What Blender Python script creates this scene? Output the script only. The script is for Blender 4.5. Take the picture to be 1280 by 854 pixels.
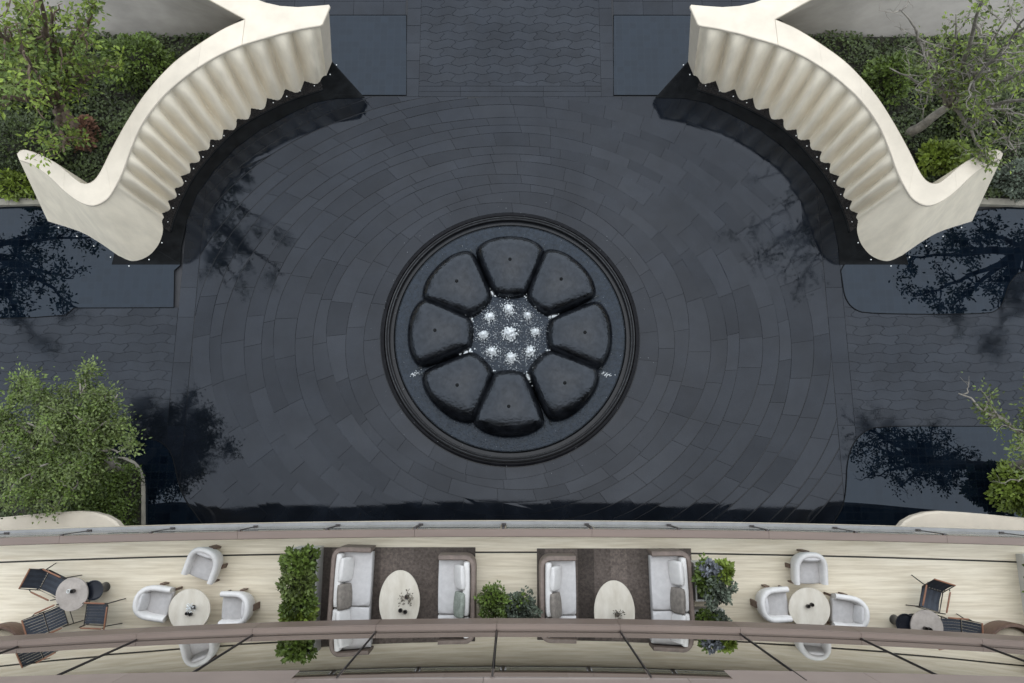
import bpy, bmesh, math, random
from mathutils import Vector, Matrix

for o in list(bpy.data.objects):
    bpy.data.objects.remove(o, do_unlink=True)
scene = bpy.context.scene
C = scene.collection
R = math.radians
PI = math.pi

# ------------------------------------------------------------------ camera
CAM_H = 19.5
F_PX = 853.333
TILT = math.atan(163.0 / F_PX)
cd = bpy.data.cameras.new('camera')
cam = bpy.data.objects.new('camera', cd)
C.objects.link(cam)
cam.location = (0, 0, CAM_H)
cam.rotation_euler = (TILT, 0, 0)
cd.lens = 24.0
cd.sensor_width = 36.0
cd.sensor_fit = 'HORIZONTAL'
cd.clip_end = 2000
scene.camera = cam

# ------------------------------------------------------------------ sky and sun (bright overcast)
SUN_EL, SUN_AZ = R(80), R(20)
w = bpy.data.worlds.new('World')
scene.world = w
w.use_nodes = True
wn = w.node_tree
wn.nodes.clear()
sky = wn.nodes.new('ShaderNodeTexSky')
sky.sky_type = 'NISHITA'
sky.sun_disc = False
sky.sun_elevation = SUN_EL
sky.sun_rotation = SUN_AZ
sky.air_density = 1.0
sky.dust_density = 2.0
sky.ozone_density = 1.0
hsv = wn.nodes.new('ShaderNodeHueSaturation')
hsv.inputs['Saturation'].default_value = 1.1
bg = wn.nodes.new('ShaderNodeBackground')
bg.inputs['Strength'].default_value = 0.09
wo = wn.nodes.new('ShaderNodeOutputWorld')
wn.links.new(sky.outputs[0], hsv.inputs['Color'])
# thin even cloud: flatten the clear-sky contrast
gam = wn.nodes.new('ShaderNodeGamma')
gam.inputs[1].default_value = 0.45
wn.links.new(hsv.outputs[0], gam.inputs[0])
wn.links.new(gam.outputs[0], bg.inputs[0])
wn.links.new(bg.outputs[0], wo.inputs[0])

sd = bpy.data.lights.new('sun', 'SUN')
sd.energy = 1.5
sd.angle = R(140)
sd.color = (0.875, 0.937, 1.0)
sun = bpy.data.objects.new('sun', sd)
C.objects.link(sun)
_dir = Vector((math.sin(SUN_AZ) * math.cos(SUN_EL), math.cos(SUN_AZ) * math.cos(SUN_EL), math.sin(SUN_EL)))
sun.rotation_euler = _dir.to_track_quat('Z', 'Y').to_euler()
sun.location = (0, 0, 40)

scene.view_settings.view_transform = 'Standard'
scene.view_settings.look = 'None'
scene.view_settings.exposure = 1.82
scene.view_settings.gamma = 1.0
scene.view_settings.use_curve_mapping = False

# ------------------------------------------------------------------ helpers
_ct, _st = math.cos(TILT), math.sin(TILT)


def P(px, py, z=0.0):
    """point of the place at height z that the survey picture shows at (px, py)"""
    x = (px - 640.0) / F_PX
    y = -(py - 427.0) / F_PX
    yy = y * _ct + _st
    zz = y * _st - _ct
    t = (z - CAM_H) / zz
    return Vector((x * t, yy * t, z))


def proj(v):
    x, y, z = v[0], v[1], v[2] - CAM_H
    yc = y * _ct + z * _st
    zc = -y * _st + z * _ct
    return 640 + F_PX * x / -zc, 427 - F_PX * yc / -zc


class MB:
    def __init__(s):
        s.v, s.f, s.t = [], [], []
        s.tone = 0.5

    def face(s, idx):
        s.f.append(idx)
        s.t.append(s.tone)

    def box(s, c, size, rz=0.0, M=None):
        hx, hy, hz = size[0] / 2, size[1] / 2, size[2] / 2
        b = len(s.v)
        rot = Matrix.Rotation(rz, 3, 'Z') if M is None else M
        for dx, dy, dz in ((-1, -1, -1), (1, -1, -1), (1, 1, -1), (-1, 1, -1), (-1, -1, 1), (1, -1, 1), (1, 1, 1), (-1, 1, 1)):
            p = rot @ Vector((dx * hx, dy * hy, dz * hz)) + Vector(c)
            s.v.append(p[:])
        for q in ((0, 3, 2, 1), (4, 5, 6, 7), (0, 1, 5, 4), (1, 2, 6, 5), (2, 3, 7, 6), (3, 0, 4, 7)):
            s.face([b + i for i in q])

    def rbox(s, c, half, r, K=2.2, n=6, rz=0.0, bulge=0.0, M=None):
        """rounded, optionally plump, cushion-like box"""
        b = len(s.v)
        rot = Matrix.Rotation(rz, 3, 'Z') if M is None else M
        key = {}
        for ax in range(3):
            for sg in (-1, 1):
                for i in range(n + 1):
                    for j in range(n + 1):
                        p = [0, 0, 0]
                        p[ax] = sg
                        p[(ax + 1) % 3] = -1 + 2 * i / n
                        p[(ax + 2) % 3] = -1 + 2 * j / n
                        k = tuple(round(q, 4) for q in p)
                        if k in key:
                            continue
                        key[k] = len(s.v)
                        d = Vector(p).normalized()
                        q = [max(-1, min(1, K * d[a])) * (half[a] - r) + d[a] * r for a in range(3)]
                        if bulge:
                            q[2] *= 1 + bulge * (1 - (q[0] / half[0]) ** 2) * (1 - (q[1] / half[1]) ** 2)
                        s.v.append((rot @ Vector(q) + Vector(c))[:])
                for i in range(n):
                    for j in range(n):
                        ids = []
                        for a, e in ((i, j), (i + 1, j), (i + 1, j + 1), (i, j + 1)):
                            p = [0, 0, 0]
                            p[ax] = sg
                            p[(ax + 1) % 3] = -1 + 2 * a / n
                            p[(ax + 2) % 3] = -1 + 2 * e / n
                            ids.append(key[tuple(round(q, 4) for q in p)])
                        s.face(ids if sg > 0 else ids[::-1])

    def tube(s, pts, rad, n=6, cap=True):
        pts = [Vector(p) for p in pts]
        if not hasattr(rad, '__len__'):
            rad = [rad] * len(pts)
        prev = None
        rings = []
        for i, p in enumerate(pts):
            a = pts[max(i - 1, 0)]
            c = pts[min(i + 1, len(pts) - 1)]
            d = (c - a)
            if d.length < 1e-9:
                d = Vector((0, 0, 1))
            d.normalize()
            if prev is None:
                u = d.cross(Vector((0, 0, 1)))
                if u.length < 1e-3:
                    u = d.cross(Vector((1, 0, 0)))
            else:
                u = prev - d * prev.dot(d)
                if u.length < 1e-6:
                    u = d.orthogonal()
            u.normalize()
            prev = u
            vv = d.cross(u)
            ring = []
            for k in range(n):
                t = 2 * PI * k / n
                ring.append(len(s.v))
                s.v.append((p + (u * math.cos(t) + vv * math.sin(t)) * rad[i])[:])
            rings.append(ring)
        for a, c in zip(rings, rings[1:]):
            for k in range(n):
                s.face([a[k], a[(k + 1) % n], c[(k + 1) % n], c[k]])
        if cap:
            s.face(rings[0][::-1])
            s.face(rings[-1])

    def lathe(s, prof, c=(0, 0, 0), n=32, sx=1.0, sy=1.0, close=False):
        rings = []
        for r, z in prof:
            if r < 1e-6:
                rings.append([len(s.v)])
                s.v.append((c[0], c[1], c[2] + z))
            else:
                rings.append(list(range(len(s.v), len(s.v) + n)))
                for k in range(n):
                    t = 2 * PI * k / n
                    s.v.append((c[0] + r * sx * math.cos(t), c[1] + r * sy * math.sin(t), c[2] + z))
        for a, b in zip(rings, rings[1:]):
            for k in range(n):
                k2 = (k + 1) % n
                if len(a) == 1 and len(b) == 1:
                    continue
                if len(a) == 1:
                    s.face([a[0], b[k2], b[k]][::-1])
                elif len(b) == 1:
                    s.face([a[k], a[k2], b[0]])
                else:
                    s.face([a[k], a[k2], b[k2], b[k]])

    def prism(s, poly, z0, z1, bot=True):
        n = len(poly)
        b = len(s.v)
        for p in poly:
            s.v.append((p[0], p[1], z0))
        for p in poly:
            s.v.append((p[0], p[1], z1))
        s.face([b + n + i for i in range(n)])
        if bot:
            s.face([b + i for i in range(n)][::-1])
        for i in range(n):
            j = (i + 1) % n
            s.face([b + i, b + j, b + n + j, b + n + i])

    def grid(s, rows):
        """rows: list of equal-length lists of points"""
        ids = []
        for r in rows:
            ids.append(list(range(len(s.v), len(s.v) + len(r))))
            s.v.extend([tuple(p) for p in r])
        for a, b in zip(ids, ids[1:]):
            for k in range(len(a) - 1):
                s.face([a[k], a[k + 1], b[k + 1], b[k]])
        return ids

    def build(s, name, m, parent=None, smooth=False, fix=True, angle=None, loc=None):
        me = bpy.data.meshes.new(name)
        me.from_pydata(s.v, [], s.f)
        if fix:
            bm = bmesh.new()
            bm.from_mesh(me)
            bmesh.ops.recalc_face_normals(bm, faces=bm.faces)
            bm.to_mesh(me)
            bm.free()
        at = me.attributes.new('tone', 'FLOAT', 'FACE')
        at.data.foreach_set('value', s.t)
        if smooth:
            me.polygons.foreach_set('use_smooth', [True] * len(me.polygons))
            if angle:
                me.set_sharp_from_angle(angle=R(angle))
        me.materials.append(m)
        o = bpy.data.objects.new(name, me)
        C.objects.link(o)
        if parent is not None:
            o.parent = parent
        if loc is not None:
            o.location = loc
        return o


def tag(o, label=None, cat=None, group=None, kind=None):
    if label:
        o['label'] = label
    if cat:
        o['category'] = cat
    if group:
        o['group'] = group
    if kind:
        o['kind'] = kind
    return o


def empty(name, loc, rz=0.0, label=None, cat=None, group=None):
    o = bpy.data.objects.new(name, None)
    o.empty_display_size = 0.2
    C.objects.link(o)
    o.location = loc
    o.rotation_euler = (0, 0, rz)
    return tag(o, label, cat, group)


def copy_tree(o, parent=None):
    c = o.copy()
    C.objects.link(c)
    c.parent = parent
    for ch in list(o.children):
        copy_tree(ch, c)
    return c


# ------------------------------------------------------------------ materials
def mat(name, col, rough=0.5, var=0.15, scale=3.0, stretch=(1, 1, 1), tone=0.0, bump=0.0, bscale=40.0, col2=None,
        ior=1.45, metal=0.0, detail=5.0, transl=0.0, lo=0.35, hi=0.65, spec=0.5, rvar=0.0, obj=False, svar=0.0, sscale=0.42, stint=None):
    m = bpy.data.materials.new(name)
    m.use_nodes = True
    nt = m.node_tree
    b = nt.nodes['Principled BSDF']
    b.inputs['Roughness'].default_value = rough
    b.inputs['IOR'].default_value = ior
    b.inputs['Metallic'].default_value = metal
    b.inputs['Specular IOR Level'].default_value = spec
    if stint:
        b.inputs['Specular Tint'].default_value = (*stint, 1)
    tc = nt.nodes.new('ShaderNodeTexCoord')
    mp = nt.nodes.new('ShaderNodeMapping')
    mp.inputs['Scale'].default_value = stretch
    if obj:
        nt.links.new(tc.outputs['Object'], mp.inputs[0])
    else:
        geo = nt.nodes.new('ShaderNodeNewGeometry')
        nt.links.new(geo.outputs['Position'], mp.inputs[0])
    nz = nt.nodes.new('ShaderNodeTexNoise')
    nz.inputs['Scale'].default_value = scale
    nz.inputs['Detail'].default_value = detail
    nz.inputs['Roughness'].default_value = 0.6
    nt.links.new(mp.outputs[0], nz.inputs['Vector'])
    rmp = nt.nodes.new('ShaderNodeMapRange')
    rmp.inputs[1].default_value = lo
    rmp.inputs[2].default_value = hi
    nt.links.new(nz.outputs['Fac'], rmp.inputs[0])
    c1 = tuple(max(0, c * (1 - var)) for c in col)
    c2 = tuple(c * (1 + var) for c in col) if col2 is None else col2
    mx = nt.nodes.new('ShaderNodeMix')
    mx.data_type = 'RGBA'
    mx.inputs[6].default_value = (*c1, 1)
    mx.inputs[7].default_value = (*c2, 1)
    nt.links.new(rmp.outputs[0], mx.inputs[0])
    out = mx.outputs[2]
    if tone:
        at = nt.nodes.new('ShaderNodeAttribute')
        at.attribute_name = 'tone'
        ma = nt.nodes.new('ShaderNodeMapRange')
        ma.inputs[3].default_value = 1 - tone
        ma.inputs[4].default_value = 1 + tone
        nt.links.new(at.outputs['Fac'], ma.inputs[0])
        vm = nt.nodes.new('ShaderNodeVectorMath')
        vm.operation = 'SCALE'
        nt.links.new(out, vm.inputs[0])
        nt.links.new(ma.outputs[0], vm.inputs['Scale'])
        out = vm.outputs[0]
    nt.links.new(out, b.inputs['Base Color'])
    if rvar:
        rr = nt.nodes.new('ShaderNodeMapRange')
        rr.inputs[1].default_value = lo
        rr.inputs[2].default_value = hi
        rr.inputs[3].default_value = max(0.0, rough - rvar)
        rr.inputs[4].default_value = rough + rvar
        nt.links.new(nz.outputs['Fac'], rr.inputs[0])
        nt.links.new(rr.outputs[0], b.inputs['Roughness'])
    if svar:
        at2 = nt.nodes.new('ShaderNodeAttribute')
        at2.attribute_name = 'tone'
        m1 = nt.nodes.new('ShaderNodeMapRange')
        m1.inputs[3].default_value = spec * (1 - svar)
        m1.inputs[4].default_value = spec * (1 + svar)
        nt.links.new(at2.outputs['Fac'], m1.inputs[0])
        n3 = nt.nodes.new('ShaderNodeTexNoise')
        n3.inputs['Scale'].default_value = sscale
        n3.inputs['Detail'].default_value = 7
        n3.inputs['Roughness'].default_value = 0.65
        nt.links.new(mp.outputs[0], n3.inputs['Vector'])
        m2 = nt.nodes.new('ShaderNodeMapRange')
        m2.inputs[1].default_value = 0.3
        m2.inputs[2].default_value = 0.7
        m2.inputs[3].default_value = 0.86
        m2.inputs[4].default_value = 1.12
        nt.links.new(n3.outputs['Fac'], m2.inputs[0])
        mm = nt.nodes.new('ShaderNodeMath')
        mm.operation = 'MULTIPLY'
        nt.links.new(m1.outputs[0], mm.inputs[0])
        nt.links.new(m2.outputs[0], mm.inputs[1])
        nt.links.new(mm.outputs[0], b.inputs['Specular IOR Level'])
    if bump:
        n2 = nt.nodes.new('ShaderNodeTexNoise')
        n2.inputs['Scale'].default_value = bscale
        n2.inputs['Detail'].default_value = 3
        nt.links.new(mp.outputs[0], n2.inputs['Vector'])
        bp = nt.nodes.new('ShaderNodeBump')
        bp.inputs['Strength'].default_value = bump
        bp.inputs['Distance'].default_value = 0.02
        nt.links.new(n2.outputs['Fac'], bp.inputs['Height'])
        nt.links.new(bp.outputs[0], b.inputs['Normal'])
    if transl:
        tr = nt.nodes.new('ShaderNodeBsdfTranslucent')
        nt.links.new(out, tr.inputs[0])
        ms = nt.nodes.new('ShaderNodeMixShader')
        ms.inputs[0].default_value = transl
        nt.links.new(b.outputs[0], ms.inputs[1])
        nt.links.new(tr.outputs[0], ms.inputs[2])
        nt.links.new(ms.outputs[0], nt.nodes['Material Output'].inputs[0])
    return m


M = {}
M['slab'] = mat('paving granite', (0.0050, 0.0064, 0.0090), 0.05, 0.3, 0.9, tone=0.16, bump=0.012, bscale=25, ior=1.405, rvar=0.035, spec=0.42, svar=0.12, stint=(0.88, 0.925, 1.0))
M['slab_side'] = mat('side paving granite', (0.0060, 0.0076, 0.0104), 0.09, 0.3, 1.3, tone=0.16, bump=0.02, bscale=25, ior=1.40, rvar=0.05, spec=0.43, svar=0.09, stint=(0.88, 0.925, 1.0))
M['joint'] = mat('paving joint mortar', (0.008, 0.009, 0.011), 0.2, 0.2, 4, ior=1.36, spec=0.42)
M['ground'] = mat('asphalt', (0.045, 0.045, 0.048), 0.8, 0.2, 1)
M['water'] = mat('pool water', (0.0018, 0.0036, 0.0068), 0.012, 0.15, 0.8, bump=0.01, bscale=1.5, ior=1.39, spec=0.52, stint=(0.77, 0.88, 1.0))
_nt = M['water'].node_tree
_b = _nt.nodes['Principled BSDF']
_br = _nt.nodes.new('ShaderNodeTexBrick')
_br.offset = 0.0
_br.inputs['Color1'].default_value = (0.0012, 0.0026, 0.0052, 1)
_br.inputs['Color2'].default_value = (0.0030, 0.0056, 0.0098, 1)
_br.inputs['Mortar'].default_value = (0.0055, 0.0080, 0.0115, 1)
_br.inputs['Scale'].default_value = 1.0
_br.inputs['Mortar Size'].default_value = 0.008
_br.inputs['Brick Width'].default_value = 0.22
_br.inputs['Row Height'].default_value = 0.22
_g = _nt.nodes.new('ShaderNodeNewGeometry')
_nt.links.new(_g.outputs['Position'], _br.inputs['Vector'])
_nt.links.new(_br.outputs['Color'], _b.inputs['Base Color'])
M['granite_black'] = mat('black granite', (0.006, 0.0065, 0.007), 0.14, 0.3, 3, ior=1.3, spec=0.12, bump=0.02)
M['gravel_black'] = mat('black pebbles', (0.016, 0.0145, 0.014), 0.5, 0.7, 28, bump=0.8, bscale=40, ior=1.3, spec=0.2)
M['white'] = mat('cream cast stone', (0.53, 0.465, 0.37), 0.55, 0.07, 1.6, bump=0.05, bscale=30, tone=0.04)
M['white_face'] = mat('fluted cast stone', (0.76, 0.675, 0.53), 0.6, 0.08, 2.2, stretch=(1.5, 1.5, 0.35), bump=0.05, bscale=25)
M['taupe_wall'] = mat('taupe render', (0.34, 0.31, 0.27), 0.7, 0.12, 0.9, stretch=(1, 1, 2))
M['kerb'] = mat('beige kerb stone', (0.27, 0.245, 0.195), 0.6, 0.15, 4, tone=0.1)
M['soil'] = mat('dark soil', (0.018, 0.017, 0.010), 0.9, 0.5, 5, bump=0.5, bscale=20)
M['petal'] = mat('wet black stone', (0.0045, 0.0050, 0.0062), 0.09, 0.6, 3.5, bump=0.5, bscale=14, ior=1.42, rvar=0.08, svar=0.3, sscale=7.0, spec=0.54, stint=(0.84, 0.91, 1.0))
M['rim'] = mat('fountain rim stone', (0.006, 0.006, 0.007), 0.2, 0.3, 8, ior=1.35, spec=0.12)
M['rim_lip'] = mat('paler fountain lip', (0.032, 0.033, 0.034), 0.3, 0.3, 8)  # lip ridges a lighter grey than the rest of the rim
M['basin_water'] = mat('rippled basin water', (0.006, 0.009, 0.014), 0.08, 0.5, 14, bump=0.9, bscale=22, ior=1.36, stint=(0.82, 0.91, 1.0), svar=0.3, sscale=6.0)
M['runnel'] = mat('running water', (0.06, 0.065, 0.065), 0.1, 0.3, 9, ior=1.45)
M['foam'] = mat('white foam', (0.74, 0.76, 0.76), 0.5, 0.12, 20, transl=0.3)
M['floor'] = mat('travertine', (0.68, 0.58, 0.425), 0.45, 0.08, 2.6, stretch=(0.45, 8.0, 1), col2=(0.80, 0.71, 0.555), bump=0.02, detail=8)
M['drain'] = mat('dark drain', (0.03, 0.027, 0.022), 0.6)
M['rail'] = mat('bronze rail', (0.165, 0.122, 0.098), 0.42, 0.08, 2, stretch=(0.3, 3, 3), metal=0.0)
M['rail_dark'] = mat('dark bronze', (0.05, 0.042, 0.04), 0.4, 0.1, 3)
M['band'] = mat('mauve metal panel', (0.31, 0.245, 0.21), 0.45, 0.06, 1.5, tone=0.05)
M['coping_pale'] = mat('pale stone edge', (0.24, 0.235, 0.23), 0.5, 0.1, 3)
M['dark_inside'] = mat('dark interior', (0.02, 0.02, 0.022), 0.6)  # near-black colour carries the darkness of the unlit rooms
M['fabric'] = mat('pale grey fabric', (0.53, 0.51, 0.495), 0.85, 0.06, 9, bump=0.15, bscale=120, obj=True)
M['fabric_seat'] = mat('grey seat fabric', (0.45, 0.43, 0.415), 0.85, 0.07, 9, bump=0.15, bscale=120, obj=True)
M['fabric_white'] = mat('white fabric', (0.64, 0.615, 0.585), 0.85, 0.05, 9, bump=0.12, bscale=120, obj=True)
M['fabric_taupe'] = mat('taupe fabric', (0.20, 0.175, 0.15), 0.85, 0.2, 14, bump=0.2, bscale=120, obj=True)
M['fabric_tan'] = mat('tan fabric', (0.40, 0.34, 0.25), 0.85, 0.12, 12, obj=True)
M['fabric_sage'] = mat('sage fabric', (0.24, 0.26, 0.22), 0.85, 0.2, 14, obj=True)
M['shell'] = mat('brown rope shell', (0.20, 0.155, 0.13), 0.6, 0.15, 10, obj=True)
M['wood'] = mat('brown wood', (0.11, 0.065, 0.045), 0.5, 0.25, 8, stretch=(1, 1, 6), obj=True)
M['wood_orange'] = mat('teak', (0.22, 0.10, 0.055), 0.45, 0.2, 8, obj=True)
M['sling'] = mat('navy sling', (0.040, 0.046, 0.058), 0.7, 0.15, 10, obj=True, tone=0.2)
M['metal_black'] = mat('black metal', (0.025, 0.02, 0.018), 0.4, 0.1, 5)
M['stone_top'] = mat('cream travertine top', (0.60, 0.54, 0.44), 0.35, 0.10, 4.5, stretch=(1, 0.35, 1), col2=(0.68, 0.63, 0.54), detail=8, obj=True)
M['stone_grey'] = mat('grey stone top', (0.37, 0.325, 0.285), 0.35, 0.12, 9, detail=8, obj=True)
M['stool'] = mat('black lacquer', (0.012, 0.014, 0.02), 0.25, 0.2, 4)
M['planter'] = mat('white planter', (0.58, 0.56, 0.52), 0.5, 0.06, 3)
M['bark'] = mat('tree bark', (0.12, 0.085, 0.060), 0.85, 0.35, 7, stretch=(1, 1, 0.4), bump=0.6, bscale=18)
M['bark_grey'] = mat('grey bark', (0.19, 0.17, 0.14), 0.85, 0.3, 7, bump=0.6, bscale=18)
M['bark_red'] = mat('red bark', (0.15, 0.075, 0.045), 0.85, 0.35, 7, bump=0.6, bscale=18)
M['leaf_light'] = mat('light leaf', (0.155, 0.205, 0.030), 0.5, 0.3, 1.5, tone=0.55, transl=0.25)
M['leaf_mid'] = mat('mid leaf', (0.085, 0.125, 0.022), 0.5, 0.3, 1.5, tone=0.55, transl=0.22)
M['leaf_olive'] = mat('olive leaf', (0.095, 0.125, 0.030), 0.5, 0.3, 1.5, tone=0.55, transl=0.22)
M['leaf_bushy'] = mat('bushy tree leaf', (0.118, 0.152, 0.044), 0.5, 0.3, 1.5, tone=0.6, transl=0.22)
M['leaf_dark'] = mat('dark leaf', (0.046, 0.064, 0.017), 0.5, 0.3, 1.5, tone=0.6, transl=0.15)
M['leaf_grey'] = mat('grey leaf', (0.10, 0.12, 0.085), 0.55, 0.3, 2, tone=0.5, transl=0.15)
M['leaf_lilac'] = mat('lilac flower', (0.17, 0.18, 0.20), 0.6, 0.3, 2, tone=0.4)
M['dried'] = mat('dried flower', (0.10, 0.085, 0.06), 0.7, 0.3, 6, tone=0.5)
M['lamp_white'] = mat('white lens', (0.75, 0.75, 0.72), 0.3, 0.02, 3)


def rug_material():
    m = mat('woven rug', (0.12, 0.096, 0.082), 0.95, 0.38, 20, bump=0.4, bscale=60, lo=0.3, hi=0.7)
    nt = m.node_tree
    b = nt.nodes['Principled BSDF']
    src = b.inputs['Base Color'].links[0].from_socket
    geo = nt.nodes.new('ShaderNodeNewGeometry')
    sx = nt.nodes.new('ShaderNodeSeparateXYZ')
    nt.links.new(geo.outputs['Position'], sx.inputs[0])
    mu = nt.nodes.new('ShaderNodeMath')
    mu.operation = 'MULTIPLY'
    mu.inputs[1].default_value = 2.9
    nt.links.new(sx.outputs[0], mu.inputs[0])
    fl = nt.nodes.new('ShaderNodeMath')
    fl.operation = 'FLOOR'
    nt.links.new(mu.outputs[0], fl.inputs[0])
    wn_ = nt.nodes.new('ShaderNodeTexWhiteNoise')
    wn_.noise_dimensions = '1D'
    nt.links.new(fl.outputs[0], wn_.inputs['W'])
    mr = nt.nodes.new('ShaderNodeMapRange')
    mr.inputs[3].default_value = 0.58
    mr.inputs[4].default_value = 1.4
    nt.links.new(wn_.outputs['Value'], mr.inputs[0])
    vm = nt.nodes.new('ShaderNodeVectorMath')
    vm.operation = 'SCALE'
    nt.links.new(src, vm.inputs[0])
    nt.links.new(mr.outputs[0], vm.inputs['Scale'])
    nt.links.new(vm.outputs[0], b.inputs['Base Color'])
    return m


M['rug'] = rug_material()


def glass_material(name, refl, tint=(0.8, 0.85, 0.85)):
    m = bpy.data.materials.new(name)
    m.use_nodes = True
    nt = m.node_tree
    nt.nodes.clear()
    out = nt.nodes.new('ShaderNodeOutputMaterial')
    tr = nt.nodes.new('ShaderNodeBsdfTransparent')
    tr.inputs[0].default_value = (*tint, 1)
    gl = nt.nodes.new('ShaderNodeBsdfGlossy')
    gl.inputs['Roughness'].default_value = 0.008
    gl.inputs[0].default_value = (0.94, 0.93, 0.90, 1)
    fr = nt.nodes.new('ShaderNodeFresnel')
    fr.inputs[0].default_value = 1.5
    ad = nt.nodes.new('ShaderNodeMath')
    ad.operation = 'ADD'
    ad.use_clamp = True
    ad.inputs[1].default_value = refl
    nt.links.new(fr.outputs[0], ad.inputs[0])
    ms = nt.nodes.new('ShaderNodeMixShader')
    nt.links.new(ad.outputs[0], ms.inputs[0])
    nt.links.new(tr.outputs[0], ms.inputs[1])
    nt.links.new(gl.outputs[0], ms.inputs[2])
    nt.links.new(ms.outputs[0], out.inputs[0])
    return m


M['glass'] = glass_material('coated facade glass', 0.42, (0.25, 0.25, 0.24))
M['glass_clear'] = glass_material('clear balustrade glass', 0.02, (0.86, 0.9, 0.89))

# ------------------------------------------------------------------ ground
TZ = 4.5                       # terrace level
mb = MB()
mb.prism([(-400, -400), (400, -400), (400, 400), (-400, 400)], -0.5, -0.10)
tag(mb.build('ground', M['ground']), 'dark asphalt ground stretching away around the courtyard', 'ground', kind='structure')


# ---------- slab paving
def clip(poly, a, b, c):
    """keep the side a*x + b*y <= c"""
    out = []
    for i in range(len(poly)):
        p, q = poly[i], poly[(i + 1) % len(poly)]
        dp, dq = a * p[0] + b * p[1] - c, a * q[0] + b * q[1] - c
        if dp <= 0:
            out.append(p)
        if (dp < 0 < dq) or (dq < 0 < dp):
            t = dp / (dp - dq)
            out.append((p[0] + t * (q[0] - p[0]), p[1] + t * (q[1] - p[1])))
    return out


def area(poly):
    return 0.5 * sum(poly[i][0] * poly[(i + 1) % len(poly)][1] - poly[(i + 1) % len(poly)][0] * poly[i][1] for i in range(len(poly)))


def inset(poly, d):
    n = len(poly)
    out = []
    for i in range(n):
        p0, p1, p2 = Vector(poly[i - 1][:2]), Vector(poly[i][:2]), Vector(poly[(i + 1) % n][:2])
        e1, e2 = (p1 - p0), (p2 - p1)
        if e1.length < 1e-6 or e2.length < 1e-6:
            out.append(p1)
            continue
        e1.normalize()
        e2.normalize()
        n1, n2 = Vector((-e1.y, e1.x)), Vector((-e2.y, e2.x))
        k = n1 + n2
        if k.length < 1e-4:
            k = n1
        else:
            k = k / max(0.35, k.dot(n1))
        out.append(p1 + k * d)
    return out


def dedupe(poly):
    out = []
    for p in poly:
        if not out or (Vector(p) - Vector(out[-1])).length > 0.012:
            out.append(p)
    if len(out) > 1 and (Vector(out[0]) - Vector(out[-1])).length < 0.012:
        out.pop()
    return out


def add_slab(mb, poly, rng, gap=0.0025, tilt=0.006, z=0.0):
    poly = dedupe(poly)
    if len(poly) < 3:
        return False
    A = area(poly)
    if abs(A) < 0.02:
        return False
    if A < 0:
        poly = poly[::-1]
    side = inset(poly, gap)
    top = inset(poly, gap + 0.003)
    cx = sum(p[0] for p in poly) / len(poly)
    cy = sum(p[1] for p in poly) / len(poly)
    sx, sy = rng.gauss(0, tilt), rng.gauss(0, tilt)
    zo = z + rng.uniform(-0.0015, 0.0015)
    hz = lambda p: zo + max(-0.004, min(0.004, (p[0] - cx) * sx + (p[1] - cy) * sy))
    n = len(poly)
    b = len(mb.v)
    mb.v += [(p[0], p[1], -0.05) for p in side]
    mb.v += [(p[0], p[1], hz(p) - 0.005) for p in side]
    mb.v += [(p[0], p[1], hz(p)) for p in top]
    mb.tone = min(1, max(0, rng.gauss(0.5, 0.24)))
    mb.face([b + 2 * n + i for i in range(n)])
    for i in range(n):
        j = (i + 1) % n
        mb.face([b + i, b + j, b + n + j, b + n + i])
        mb.face([b + n + i, b + n + j, b + 2 * n + j, b + 2 * n + i])
    return True


def paving(name, label, polys, base_poly, m, seed, hidden=lambda x, y: False, limit=296, tilt=0.006):
    rng = random.Random(seed)
    mb = MB()
    mb.prism(base_poly, -0.09, -0.009)
    root = tag(mb.build(name, M['joint']), label, 'paving', kind='structure')
    items = []
    for p in polys:
        if len(p) < 3:
            continue
        cx = sum(q[0] for q in p) / len(p)
        cy = sum(q[1] for q in p) / len(p)
        u, v = proj((cx, cy, 0))
        vis = 0 <= u <= 1280 and 0 <= v <= 662 and not hidden(cx, cy)
        items.append((0 if vis else 1, -abs(area(p)), p))
    items.sort(key=lambda t: (t[0], t[1]))
    rest = MB()
    nrest = 0
    for i, (h, a, p) in enumerate(items):
        if i < limit and h == 0:
            one = MB()
            if add_slab(one, p, rng, tilt=tilt):
                one.build('paving_slab', m, root, fix=False)
        else:
            if add_slab(rest, p, rng, tilt=tilt):
                nrest += 1
    if nrest:
        tag(rest.build('small_slabs', m, root, fix=False), kind='stuff')
    return root


NORTH = P(640, 121, 0).y            # straight joint where the drive meets the circle
WEST = P(217, 450, 0).x
EAST = P(1061, 450, 0).x
cf = P(637.5, 419.5, 0)
FC = Vector((cf.x, cf.y, 0))
FR = (P(799, 423, 0).x - P(476, 423, 0).x) / 2
EA = (P(1058, 423, 0).x - P(217, 423, 0).x) / 2
EB = P(637, 121, 0).y - FC.y


def ring_r(k, th):
    t = k / 12.0
    wob = 0.10 * math.sin(3 * th + k * 1.9) + 0.07 * math.sin(5 * th - k * 2.3)
    if k <= 0:
        wob = 0
    t2 = t + wob * 0.45 / 12.0 * 3
    c, s_ = math.cos(th), math.sin(th)
    ell = 1.0 / math.sqrt((c / EA) ** 2 + (s_ / EB) ** 2)
    return (FR + 0.02) + (ell - FR - 0.02) * t2


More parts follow.
